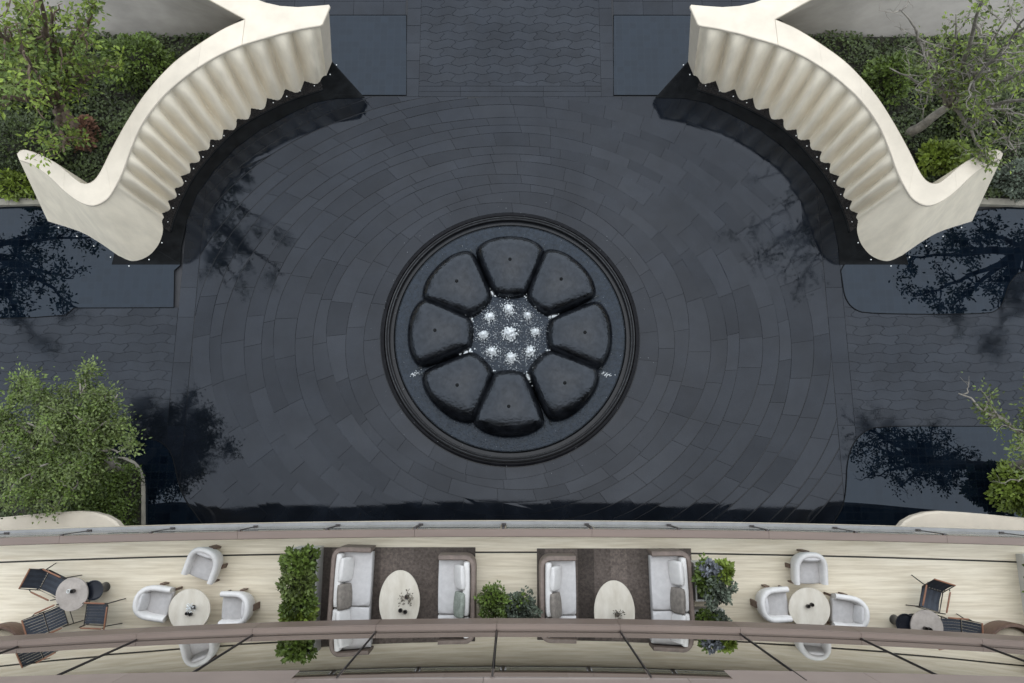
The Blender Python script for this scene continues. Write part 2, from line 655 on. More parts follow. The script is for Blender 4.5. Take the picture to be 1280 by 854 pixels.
rng = random.Random(4)
polys = []
for k in range(0, 19):
    per = 2 * PI * ring_r(k + 0.5, PI / 4)
    n = max(16, int(per / 1.12))
    off = rng.random()
    cuts = [(i + off + rng.uniform(-0.22, 0.22)) / n * 2 * PI for i in range(n)]
    for i in range(n):
        t0 = cuts[i]
        t1 = cuts[(i + 1) % n]
        if t1 < t0:
            t1 += 2 * PI
        sub = 4
        inn, out = [], []
        for q in range(sub + 1):
            th = t0 + (t1 - t0) * q / sub
            # joints lean a little so that the courses read as overlapping petals
            r0, r1 = ring_r(k, th), ring_r(k + 1, th)
            inn.append((FC.x + r0 * math.cos(th), FC.y + r0 * math.sin(th)))
            th2 = th + 0.012
            out.append((FC.x + r1 * math.cos(th2), FC.y + r1 * math.sin(th2)))
        p = inn[::-1] + out if False else out + inn[::-1]
        p = clip(p, 0, 1, NORTH)
        if len(p) > 2:
            p = clip(p, 1, 0, EAST - 0.5)
        if len(p) > 2:
            p = clip(p, -1, 0, -(WEST + 0.5))
        if len(p) > 2:
            p = clip(p, 0, -1, 3.2)
        if len(p) > 2:
            polys.append(p)
# straight border columns of square slabs at the west and east ends of the circle
for x0, sg in ((WEST, 1), (EAST, -1)):
    y = -3.2
    i = 0
    while y < NORTH:
        h = 0.9 if i % 3 else 1.35
        a, b = x0, x0 + sg * 0.49
        polys.append([(min(a, b), y), (max(a, b), y), (max(a, b), min(y + h, NORTH)), (min(a, b), min(y + h, NORTH))])
        y += h
        i += 1
base = [(WEST, -3.2), (EAST, -3.2), (EAST, NORTH), (WEST, NORTH)]


def under_wall(x, y):
    u, v = proj((x, y, 0))
    if v > 655:
        return True
    for s in (u, 1275 - u):
        if v < 335 and s < 455 and (s - 455) ** 2 / 230.0 ** 2 + (v - 330) ** 2 / 215.0 ** 2 > 1:
            return True
    return False


paving('courtyard_paving', 'dark grey granite slabs laid in wide rings around the fountain', polys, base, M['slab'], 11, under_wall)


def wave_slabs(x0, x1, y0, y1, row=0.27, ln=0.80, amp=0.08, wave=0.035):
    out = []
    ny = int(math.ceil((y1 - y0) / row))
    for j in range(ny):
        ya, yb = y1 - j * row, y1 - (j + 1) * row
        sh = (j % 2) * ln * 0.5
        i0 = int((x0 - sh) / ln) - 2
        x = i0 * ln + sh
        while x < x1 + ln:
            def endp(xe):
                return [(xe + amp * math.sin(q / 4 * 2 * PI) * 0.9, ya + (yb - ya) * q / 4) for q in range(5)]
            bot = lambda xx, yy: (xx, yy + wave * math.sin(xx * 2 * PI / ln))
            lft, rgt = endp(x), endp(x + ln)
            mid = [x + ln * q / 4 for q in (1, 2, 3)]
            p = [bot(*lft[0])] + lft[1:4] + [bot(*lft[4])] + [bot(m_, yb) for m_ in mid] + [bot(*rgt[4])] + rgt[3:0:-1] + [bot(*rgt[0])] + [bot(m_, ya) for m_ in mid[::-1]]
            for cl in ((-1, 0, -x0), (1, 0, x1), (0, -1, -y0), (0, 1, y1)):
                if len(p) > 2:
                    p = clip(p, *cl)
            if len(p) > 2:
                out.append(p)
            x += ln
    return out


def hid_side(x, y):
    u, v = proj((x, y, 0))
    return v < 386 or (v > 534 and u > 1062) or (v > 545 and u < 217)


ya, yb = P(640, 384, 0).y, -3.2
xw = P(-60, 450, 0).x
xe = P(1340, 450, 0).x
paving('side_paving', 'wavy dark granite paving west of the rings beside the bushy tree', wave_slabs(xw, WEST, yb, ya), [(xw, yb), (WEST, yb), (WEST, ya), (xw, ya)], M['slab_side'], 21, hid_side)
ya2 = P(640, 330, 0).y
paving('side_paving', 'wavy dark granite paving east of the rings between two pools', wave_slabs(EAST, xe, yb, ya2), [(EAST, yb), (xe, yb), (xe, ya2), (EAST, ya2)], M['slab_side'], 22, hid_side)
# drive to the north
xa, xb = P(525, 60, 0).x, P(750, 60, 0).x
yn0, yn1 = NORTH + 0.36, P(640, -40, 0).y
dr = wave_slabs(xa, xb, yn0, yn1, row=0.29, ln=0.74, amp=0.08, wave=0.05)
xL, xR = P(414, 60, 0).x - 2.2, P(862, 60, 0).x + 2.2
pN = P(640, 19, 0).y
for x0, x1 in ((P(508, 60, 0).x, xa), (xb, P(766, 60, 0).x)):
    y = NORTH
    while y < yn1:
        dr.append([(x0, y), (x1, y), (x1, y + 0.62), (x0, y + 0.62)])
        y += 0.62
x = xa
while x < xb - 0.01:
    for q in range(2):
        dr.append([(x, NORTH + 0.18 * q), (min(x + 1.3, xb), NORTH + 0.18 * q), (min(x + 1.3, xb), NORTH + 0.18 * q + 0.18), (x, NORTH + 0.18 * q + 0.18)])
    x += 1.3
for x0, x1 in ((xL, P(508, 10, 0).x - 0.02), (P(766, 10, 0).x + 0.02, xR)):
    y = pN
    while y < yn1:
        x = x0
        while x < x1 - 0.05:
            dr.append([(x, y), (min(x + 0.95, x1), y), (min(x + 0.95, x1), y + 0.5), (x, y + 0.5)])
            x += 0.95
        y += 0.5
paving('driveway_paving', 'wavy dark slab drive between the two square pools', dr, [(xL, NORTH), (xR, NORTH), (xR, yn1), (xL, yn1)], M['slab_side'], 31)


def chaikin(pts, it=3):
    for _ in range(it):
        out = []
        for i in range(len(pts)):
            a, b = Vector(pts[i]), Vector(pts[(i + 1) % len(pts)])
            out += [a.lerp(b, 0.25), a.lerp(b, 0.75)]
        pts = out
    return pts


# ---------- pools: thin brimming sheets of water flush with the paving
def poly_px(pts, z=0.0):
    return [P(a, b, z)[:2] for a, b in pts]


def pool(pts, label, mirror=False, soft=False):
    if soft:
        pts = [tuple(p) for p in chaikin(pts, 2)]
    if mirror:
        pts = [(1275 - a, b) for a, b in pts]
    mb = MB()
    mb.prism(poly_px(pts, 0.014), -0.03, 0.014)
    o = mb.build('pool', M['water'])
    eg = MB()
    ps = [Vector((x, y, 0.012)) for x, y in poly_px(pts, 0.014)]
    eg.tube(ps + [ps[0]], 0.014, 5, cap=False)
    eg.build('pool_edge', M['granite_black'], o, smooth=True)
    return tag(o, label, 'pool', kind='structure')


npool = [(380, 19), (508, 19), (508, 119), (400, 119), (380, 90)]
pool(npool, 'square shallow pool beside the drive at the west wall end')
pool(npool, 'square shallow pool beside the drive at the east wall end', True)
pool([(-120, 257), (40, 257), (160, 290), (226, 331), (218, 338), (217, 384.5), (92, 385), (82, 394), (40, 397), (-120, 402)], 'dark reflecting pool below the west wall tail')
pool([(1400, 257), (1235, 257), (1110, 290), (1050, 331), (1053, 352), (1056, 372), (1066, 386), (1084, 392.5), (1234, 393), (1250, 386), (1256, 372), (1262, 352), (1280, 335), (1400, 322)], 'dark reflecting pool below the east wall tail', soft=True)
pool([(120, 547), (185, 547), (203, 553), (214, 566), (219, 585), (223, 606), (231, 625), (243, 641), (262, 668), (120, 668)], 'small dark pool beside the bushy tree planter', soft=True)
pool([(1058, 606), (1059, 578), (1066, 555), (1080, 539), (1100, 532.5), (1240, 533), (1400, 535), (1400, 668), (1030, 668), (1046, 648), (1055, 630)], 'dark pool with a rounded corner beside the round shrub', soft=True)


# ------------------------------------------------------------------ curved fluted walls
WZ = 2.6
TOP_IN = [(400, 32), (376, 36), (350, 42), (302, 56), (271, 70), (239, 90), (211, 113), (191, 135), (175, 159), (163, 187), (153, 215), (143, 235), (133, 249), (117, 257), (100, 253), (80, 239), (60, 220), (40, 206), (24, 200)]
TOP_OUT = [(306, 24), (279, 36), (247, 56), (215, 80), (183, 115), (159, 151), (139, 187), (125, 215), (115, 227), (103, 229), (92, 222), (72, 205), (52, 194), (36, 188), (27, 187), (21, 192)]
BASE = [(408, 95), (373, 111), (347, 122), (314, 142), (293, 158), (273, 173), (257, 186), (246, 201), (234, 216), (225, 233), (217, 247), (210, 261), (203, 276)]
LOBE = [(203, 276), (204, 290), (198, 307), (185, 321), (166, 327), (148, 320)]
TAIL = [(148, 320), (125, 304), (100, 290), (60, 277)]


def spline(pts, n):
    """Catmull-Rom through 2D/3D points, resampled to n+1 points by arc length"""
    pts = [Vector(p) for p in pts]
    dense = []
    for i in range(len(pts) - 1):
        p0 = pts[i - 1] if i else pts[0] * 2 - pts[1]
        p1, p2 = pts[i], pts[i + 1]
        p3 = pts[i + 2] if i + 2 < len(pts) else pts[-1] * 2 - pts[-2]
        for q in range(12):
            t = q / 12
            dense.append(0.5 * ((2 * p1) + (p2 - p0) * t + (2 * p0 - 5 * p1 + 4 * p2 - p3) * t * t + (3 * p1 - p0 - 3 * p2 + p3) * t ** 3))
    dense.append(pts[-1])
    acc = [0.0]
    for a, b in zip(dense, dense[1:]):
        acc.append(acc[-1] + (b - a).length)
    out = []
    j = 0
    for k in range(n + 1):
        s = acc[-1] * k / n
        while j < len(acc) - 2 and acc[j + 1] < s:
            j += 1
        t = (s - acc[j]) / max(1e-9, acc[j + 1] - acc[j])
        out.append(dense[j].lerp(dense[j + 1], min(1, max(0, t))))
    return out


def mir(px, side):
    return px if side < 0 else 1275 - px


def build_wall(side):
    where = 'west' if side < 0 else 'east'
    lab = ('cream curved stone wall with fluted inner face and hooked tail, %s of the drive' % where)
    PP = lambda a, z: P(mir(a[0], side), a[1], z)
    root = empty('curved_wall', PP((240, 140), 0.0), label=lab, cat='wall', group='pair of fluted walls around the courtyard')
    off = root.location.copy()

    def L(v):
        return (Vector(v) - off)[:]
    # --- inner face: fluted part, rounded lobe, tail
    nf, nl, nt_ = 260, 22, 26
    tin = [PP(p, WZ - 0.06) for p in TOP_IN]
    t_f = spline(tin[:12], nf)
    t_l = spline(tin[11:15], nl)
    t_t = spline(tin[14:], nt_)
    b_f = spline([PP(p, 0) for p in BASE], nf)
    b_l = spline([PP(p, 0) for p in LOBE], nl)
    b_t = spline([PP(p, 0) for p in TAIL], nt_)
    top = t_f + t_l[1:] + t_t[1:]
    bot = b_f + b_l[1:] + b_t[1:]
    # flutes: phase slows down toward the tall end so that flutes are wider there
    NFL = 13.5
    nz = 14
    rows = []
    cen = PP((637.5, 423), 0)
    for q in range(nz + 1):
        g = q / nz
        row = []
        for i in range(len(top)):
            p = top[i].lerp(bot[i], g)
            # gentle concave batter
            p.z = (WZ - 0.06) * (1 - g)
            if i <= nf:
                u = i / nf
                ph = 2 * PI * NFL * (0.72 * u + 0.28 * u * u)
                env = min(1, u / 0.04) * min(1, (1 - u) / 0.03)
                grow = 0.2 + 0.8 * g ** 0.35
                if g <= 0.12:
                    grow = (0.2 + 0.8 * 0.12 ** 0.35) * g / 0.12
                if g > 0.6:
                    grow *= 1 - 0.52 * (g - 0.6) / 0.4
                a = 0.25 * grow * env * (1.12 - 0.45 * u)
                d = (bot[min(i + 2, len(bot) - 1)] - bot[max(i - 2, 0)])
                nrm = Vector((-d.y, d.x, 0))
                nrm.normalize()
                if nrm.dot(cen - p) < 0:
                    nrm = -nrm
                wv = math.sin(ph)
                wv = 0.75 * (1.9 * abs(math.sin(ph / 2)) ** 0.9 - 1.05) - 0.32 * math.cos(ph)
                p = p + nrm * a * wv
            row.append(L(p))
        rows.append(row)
    mb = MB()
    mb.grid(rows)
    face = mb.build('fluted_face', M['white_face'], root, smooth=True)
    face['label'] = 'fluted cream inner face of the wall'
    # --- end panel near the drive (sheer narrow face) and tail end
    mb = MB()
    tA, tB = PP((400, 32), WZ - 0.06), PP((411, 7), WZ - 0.06)
    bA, bB = PP((408, 95), 0), PP((415, 78), 0)
    bC = PP((408, 52), 0)
    tC = PP((330, 4), WZ - 0.06)
    bD = PP((330, 40), 0)
    mb.grid([[L(tA), L(tB)], [L(bA), L(bB)]])
    mb.build('end_panel', M['white'], root)
    # --- outer face: straight down from the outer edge
    to = spline([PP(p, WZ - 0.06) for p in TOP_OUT], 70)
    mb = MB()
    mb.grid([[L(p) for p in to], [L((p.x * 0.985, p.y - 0.05, 0)) for p in to]])
    tl_t, tl_b = PP((24, 200), WZ - 0.06), PP((60, 277), 0)
    mb.grid([[L(to[-1]), L(tl_t)], [L((to[-1].x * 0.985, to[-1].y - 0.05, 0)), L(tl_b)]])
    mb.build('outer_face', M['white_face'], root, smooth=True, angle=40)
    # --- coping: stones along the ribbon, with narrow joints
    ti = spline([PP(p, WZ) for p in TOP_IN[3:]], 90)
    toz = spline([PP(p, WZ) for p in TOP_OUT], 90)
    cuts = [0, 14, 29, 44, 58, 74, 90]
    for a, b in zip(cuts, cuts[1:]):
        mb = MB()
        I = ti[a:b + 1]
        O = toz[a:b + 1]
        # joint gap at the far end of each stone
        if b < 90:
            I = I[:-1] + [I[-1].lerp(I[-2], 0.04)]
            O = O[:-1] + [O[-1].lerp(O[-2], 0.04)]
        e = 0.018
        r0 = [Vector((p.x, p.y, WZ - 0.07)) for p in I]
        ins = [p.lerp(q, e / max(0.1, (q - p).length)) for p, q in zip(I, O)]
        outs = [q.lerp(p, e / max(0.1, (q - p).length)) for p, q in zip(I, O)]
        rI = [Vector((p.x, p.y, WZ - 0.016)) for p in I]
        rO = [Vector((q.x, q.y, WZ - 0.016)) for q in O]
        r5 = [Vector((q.x, q.y, WZ - 0.07)) for q in O]
        ids = mb.grid([[L(p) for p in r] for r in (r0, rI, ins, outs, rO, r5)])
        mb.face([r[0] for r in ids])
        mb.face([r[-1] for r in ids][::-1])
        mb.tone = 0.5
        random.seed(a + (7 if side > 0 else 0))
        mb.t = [random.random()] * len(mb.t)
        mb.build('coping_stone', M['white'], root, smooth=True, angle=35)
    # wide head of the wall where it forks
    head = [(302, 56), (350, 42), (376, 36), (400, 32), (403, 30), (412.5, 8), (411, 5.5), (395, 7), (372, 8.5), (350, 7), (332, 3), (316, -3), (290, -22), (240, -45), (190, -58), (182, -40), (225, -18), (262, 0), (306, 24)]
    hp = [PP(p, WZ) for p in head]
    mb = MB()
    pl = [L(p)[:2] for p in hp]
    if area(pl) < 0:
        pl = pl[::-1]
    tp = inset(pl, 0.016)
    n = len(pl)
    zb, zt = WZ - 0.07 - off.z, WZ - off.z
    for z_, ring in ((zb, pl), (zt - 0.016, pl), (zt, tp)):
        mb.v += [(p[0], p[1], z_) for p in ring]
    mb.face(list(range(2 * n, 3 * n)))
    for q in (0, n):
        for i in range(n):
            j = (i + 1) % n
            mb.face([q + i, q + j, q + n + j, q + n + i])
    mb.tone = 0.5
    mb.build('coping_head', M['white'], root)
    # north side of the head
    mb = MB()
    nh = [PP(p, WZ - 0.06) for p in [(411, 7), (372, 9), (350, 7.5), (332, 3.5), (316, -2.5), (290, -21.5), (240, -44)]]
    nb = [PP(p, 0) for p in [(415, 78), (380, 62), (358, 54), (340, 46), (322, 36), (300, 14), (250, -10)]]
    mb.grid([[L(p) for p in nh], [L(p) for p in nb]])
    mb.build('north_face', M['white_face'], root, smooth=True)
    # return wall behind the garden, taupe, concave
    mb = MB()
    tp_ = spline([PP(p, WZ - 0.06) for p in [(306, 24), (262, 0.5), (225, -17.5), (182, -39.5), (60, -62), (-80, -70)]], 60)
    bt_ = spline([PP(p, 0) for p in [(285, 47), (262, 47.5), (225, 48), (182, 48), (80, 48), (-60, 48)]], 60)
    rows = []
    for q in range(9):
        g = q / 8
        rows.append([L(a.lerp(b, g) + Vector((0, 0.22 * math.sin(PI * g), 0))) for a, b in zip(tp_, bt_)])
    mb.grid(rows)
    rw = mb.build('garden_return_face', M['taupe_wall'], root, smooth=True)
    rw['label'] = 'taupe rendered return wall facing the garden'
    return root


build_wall(-1)
build_wall(1)


# ---------- black stone apron with gutter and little lights at the foot of each wall
def build_apron(side):
    where = 'west' if side < 0 else 'east'
    PP = lambda a, z=0.0: P(mir(a[0], side), a[1], z)
    root = empty('gutter_apron', PP((300, 200), 0), label='black granite apron with gutter and small lights below the %s fluted wall' % where, cat='gutter', group='aprons below the fluted walls')
    off = root.location.copy()
    poly = [(398, 60), (416, 78), (456, 122.5), (420, 123.5), (392, 129), (364, 142), (325, 163), (295, 185), (268, 213), (246, 244), (234, 275), (227, 309), (226, 331), (140, 331), (150, 290), (190, 250), (230, 190), (290, 140), (370, 95)]
    mb = MB()
    mb.prism([(PP(p) - off)[:2] for p in poly], -0.03, 0.020)
    mb.build('apron', M['granite_black'], root)
    # pebble bed between wall and gutter
    gl = spline([PP(p) for p in [(404, 113), (360, 128), (314, 151), (286, 172), (262, 198), (242, 224), (229, 248), (218, 275), (214, 291)]], 60)
    wl = spline([PP(p) for p in [(398, 90), (350, 112), (305, 138), (278, 160), (250, 184), (232, 205), (219, 231), (206, 258), (198, 280)]], 60)
    mb = MB()
    mb.grid([[(p.x - off.x, p.y - off.y, 0.025) for p in gl], [(p.x - off.x, p.y - off.y, 0.025) for p in wl]])
    mb.build('pebble_bed', M['gravel_black'], root)
    rngp = random.Random(5)
    mb = MB()
    for _ in range(1500):
        i = rngp.randrange(60)
        p = gl[i].lerp(gl[i + 1], rngp.random()).lerp(wl[i], rngp.uniform(0.05, 1))
        r = rngp.uniform(0.02, 0.045)
        mb.tone = rngp.random()
        b = len(mb.v)
        x, y = p.x - off.x, p.y - off.y
        a0 = rngp.random() * 6
        for q in range(4):
            mb.v.append((x + r * math.cos(a0 + q * PI / 2), y + r * 0.8 * math.sin(a0 + q * PI / 2), 0.026))
        mb.v.append((x, y, 0.026 + r * 0.7))
        for q in range(4):
            mb.face([b + q, b + (q + 1) % 4, b + 4])
    tag(mb.build('pebbles', M['gravel_black'], root, fix=False), kind='stuff')
    mb = MB()
    mb.tube([(p.x - off.x, p.y - off.y, 0.03) for p in gl], 0.028, 5)
    mb.build('gutter_rim', M['granite_black'], root, smooth=True)
    # outer step of the apron
    lights = [g.lerp(w_, 0.35) for g, w_ in list(zip(gl, wl))[2::4]]
    lights += [PP(p) for p in [(74, 285), (97, 296), (118, 308), (139, 322), (162, 333), (187, 325), (203, 304), (421, 82), (413, 94)]]
    for p in lights:
        mb = MB()
        q = (p.x - off.x, p.y - off.y, 0.0)
        mb.lathe([(0.018, 0.0), (0.018, 0.04), (0.014, 0.045), (0, 0.047)], q, 8)
        mb.build('ground_light', M['lamp_white'], root)


build_apron(-1)
build_apron(1)

# ------------------------------------------------------------------ fountain
def build_fountain():
    root = empty('fountain', (FC.x, FC.y, 0), label='round black fountain with eight stone petals and bubbling white jets', cat='fountain')
    rim = MB()
    rim.lathe([(FR, 0.0), (FR, 0.05), (FR - 0.03, 0.07), (FR - 0.10, 0.07), (FR - 0.12, 0.03), (FR - 0.17, 0.03)], n=128)
    rim.build('outer_rim', M['rim'], root, smooth=True, angle=40)
    rim = MB()
    lip = MB()
    for q in (0.165, 0.235):
        lip.lathe([(FR - q + 0.017, 0.10), (FR - q + 0.012, 0.135), (FR - q, 0.145), (FR - q - 0.012, 0.135), (FR - q - 0.017, 0.10)], n=128)
    rim.lathe([(FR - 0.148, 0.03), (FR - 0.15, 0.115), (FR - 0.26, 0.115), (FR - 0.26, 0.10)], n=128)
    rim.build('rim_ledge', M['rim'], root, smooth=True, angle=40)
    lip.build('lip', M['rim_lip'], root, smooth=True, angle=40)
    wl = MB()
    wl.lathe([(FR - 0.26, 0.112), (FR - 0.27, -0.10), (FR - 0.36, -0.10), (FR - 0.37, 0.0), (FR - 0.44, 0.035), (FR - 0.44, 0.02)], n=128)
    wl.build('inner_channel', M['granite_black'], root, smooth=True, angle=40)
    wa = MB()
    prof = [(FR - 0.42, 0.03)]
    for i in range(24):
        prof.append((FR - 0.42 - (FR - 0.45) * (i + 1) / 25, 0.03))
    prof.append((0, 0.03))
    wa.lathe(prof, n=96)
    water = wa.build('water', M['basin_water'], root, smooth=True)
    # petals
    base = [(-0.36, 1.10), (0.36, 1.10), (0.54, 1.36), (0.955, 2.33), (0.96, 2.60), (0.55, 2.86), (0.0, 2.93), (-0.55, 2.86), (-0.96, 2.60), (-0.955, 2.33), (-0.54, 1.36)]
    out = [Vector((p.x * 1.055, 2.1 + (p.y - 2.1) * 1.06)) for p in chaikin(base, 2)]
    c = Vector((0, 2.1))
    mb = MB()
    rings = []
    for sc, z in ((0.98, 0.0), (1.0, 0.08), (1.005, 0.16), (0.985, 0.25), (0.95, 0.33), (0.885, 0.415), (0.78, 0.49), (0.6, 0.555), (0.32, 0.60)):
        ring = []
        for p in out:
            q = c + (p - c) * sc
            ring.append(len(mb.v))
            mb.v.append((q.x, q.y, z))
        rings.append(ring)
    n = len(out)
    for a, b in zip(rings, rings[1:]):
        for k in range(n):
            mb.face([a[k], a[(k + 1) % n], b[(k + 1) % n], b[k]])
    mb.v.append((c.x, c.y, 0.615))
    for k in range(n):
        mb.face([rings[-1][k], rings[-1][(k + 1) % n], len(mb.v) - 1])
    p0 = mb.build('petal', M['petal'], root, smooth=True)
    nz = MB()
    nz.lathe([(0.045, 0), (0.05, 0.015), (0.03, 0.03), (0, 0.03)], (0, 2.12, 0.607), 10)
    n0 = nz.build('nozzle', M['granite_black'], p0)
    for k in range(1, 8):
        p = p0.copy()
        C.objects.link(p)
        p.parent = root
        p.rotation_euler = (0, 0, k * PI / 4 + (0.02 if k % 2 else -0.015))
        q = n0.copy()
        C.objects.link(q)
        q.parent = p
    # centre bowl
    mb = MB()
    mb.lathe([(1.42, 0.03), (1.38, 0.14), (1.2, 0.2), (0.8, 0.22), (0, 0.23)], n=48)
    mb.build('centre_pool', M['basin_water'], root, smooth=True)
    rg = random.Random(3)

    def blob(mb, x, y, z, r, h):
        """one rounded bubble of froth"""
        n, b = 6, len(mb.v)
        hh = max(r * 0.8, h * 0.35)
        mb.v.append((x, y, z + 2 * hh))
        for i in (1, 2, 3):
            t = PI * i / 4
            for k in range(n):
                a_ = 2 * PI * (k + 0.5 * i) / n
                q = r * math.sin(t) * rg.uniform(0.85, 1.15)
                mb.v.append((x + q * math.cos(a_), y + q * math.sin(a_), z + hh + hh * math.cos(t)))
        for k in range(n):
            mb.face([b, b + 1 + k, b + 1 + (k + 1) % n])
            for i in (0, 1):
                p, q = b + 1 + i * n, b + 1 + (i + 1) * n
                mb.face([p + k, q + k, q + (k + 1) % n, p + (k + 1) % n])
    jets = [(0, 0, 0.19, 0.34)] + [(0.76 * math.cos(a) * rg.uniform(0.92, 1.05), 0.76 * math.sin(a) * rg.uniform(0.92, 1.05), rg.uniform(0.10, 0.15), rg.uniform(0.2, 0.3)) for a in [PI / 8 * 0 + PI / 4 * k + 0.05 for k in range(8)]]
    for x, y, r, h in jets:
        mb = MB()
        for _ in range(230):
            a, d = rg.random() * 6.28, abs(rg.gauss(0, 0.52)) * r
            if rg.random() < 0.35:
                d = abs(rg.gauss(0, 1.25)) * r
            f_ = math.exp(-(d / r) ** 2)
            blob(mb, x + d * math.cos(a), y + d * math.sin(a), 0.21 + h * f_ * rg.uniform(0, 0.8), r * (0.08 + 0.2 * f_) * rg.uniform(0.6, 1.2), 0.01)
        tag(mb.build('water_jet', M['foam'], root, smooth=True), kind='stuff')
    # little cascades in the gaps between petals
    for k in range(8):
        a = PI / 8 + PI / 4 * k
        for rr, s in ((1.36, 0.085), (2.98, 0.05)):
            if rr > 2 and k not in (4, 7):
                continue
            mb = MB()
            for _ in range(34):
                d = rg.gauss(0, 0.10)
                e = rg.gauss(0, 0.035)
                blob(mb, (rr + d) * math.cos(a) - e * math.sin(a), (rr + d) * math.sin(a) + e * math.cos(a), 0.03 if rr > 2 else 0.19, s * rg.uniform(0.12, 0.4), 0.02)
            tag(mb.build('cascade', M['foam'], root, smooth=True), kind='stuff')
        mb = MB()
        for w_ in (-0.05, 0.05):
            pts = []
            for q in range(9):
                rr = 1.36 + 1.5 * q / 8
                e = w_ * (1 + q * 0.1) + rg.uniform(-0.01, 0.01)
                pts.append((rr * math.cos(a) - e * math.sin(a), rr * math.sin(a) + e * math.cos(a), 0.26 - 0.02 * q))
            mb.tube(pts, 0.012, 4)
        mb.build('gap_runnel', M['runnel'], root, smooth=True)
    # foam flecks and drops
    mb = MB()
    for _ in range(2000):
        if rg.random() < 0.86:
            j = jets[rg.randrange(len(jets))]
            a, d = rg.random() * 6.283, 0.1 + abs(rg.gauss(0, 0.19))
            x, y = j[0] + d * math.cos(a), j[1] + d * math.sin(a)
        else:
            a, d = rg.random() * 6.283, 1.45 * math.sqrt(rg.random())
            x, y = d * math.cos(a), d * math.sin(a)
        if x * x + y * y > 1.5 ** 2:
            continue
        r = rg.uniform(0.004, 0.014)
        z = 0.232 + (rg.random() ** 4) * 0.25
        if rg.random() < 0.08:
            a, d = rg.random() * 6.283, rg.uniform(2.9, FR + 0.5)
            x, y, z, r = d * math.cos(a), d * math.sin(a), 0.08, r * 0.8
        b = len(mb.v)
        t = rg.random() * 3
        for q in range(3):
            mb.v.append((x + r * math.cos(t + q * 2.09), y + r * math.sin(t + q * 2.09), z))
        mb.v.append((x, y, z + r))
        for q in range(3):
            mb.face([b + q, b + (q + 1) % 3, b + 3])
    tag(mb.build('foam_flecks', M['foam'], root, fix=False), kind='stuff')


build_fountain()


# ------------------------------------------------------------------ planting
def leaf(mb, p, d, nrm, l, wd):
    d = d.normalized()
    s = d.cross(nrm)
    if s.length < 1e-4:
        s = d.orthogonal()
    s.normalize()
    b = len(mb.v)
    mid = p + d * (l * 0.45) + nrm * (l * 0.06)
    tip = p + d * l - nrm * (l * 0.10)
    mb.v += [p[:], (mid + s * wd)[:], tip[:], (mid - s * wd)[:]]
    mb.face([b, b + 1, b + 2, b + 3])


def rvec(rg):
    while True:
        v = Vector((rg.uniform(-1, 1), rg.uniform(-1, 1), rg.uniform(-1, 1)))
        if 0.05 < v.length < 1:
            return v.normalized()


def leaf_cluster(mb, c, n, sg, l, rg, flat=0.6, tone=None):
    base = rg.gauss(0.5, 0.2) if tone is None else tone
    for _ in range(n):
        v = rvec(rg) * abs(rg.gauss(0, sg))
        v.z *= flat
        d = (v.normalized() if v.length > 1e-4 else rvec(rg)) + rvec(rg) * 0.7
        nrm = (Vector((0, 0, 1)) + rvec(rg) * 0.75).normalized()
        mb.tone = min(1, max(0, base + rg.gauss(0, 0.2)))
        k = l * rg.uniform(0.6, 1.25)
        leaf(mb, c + v, d, nrm, k, k * 0.27)


def bez(a, b, c, n):
    return [a * (1 - t) ** 2 + b * 2 * t * (1 - t) + c * t * t for t in [i / n for i in range(n + 1)]]


def wobble(pts, amt, rg):
    out = [pts[0]]
    for p in pts[1:-1]:
        out.append(p + rvec(rg) * amt)
    out.append(pts[-1])
    return out


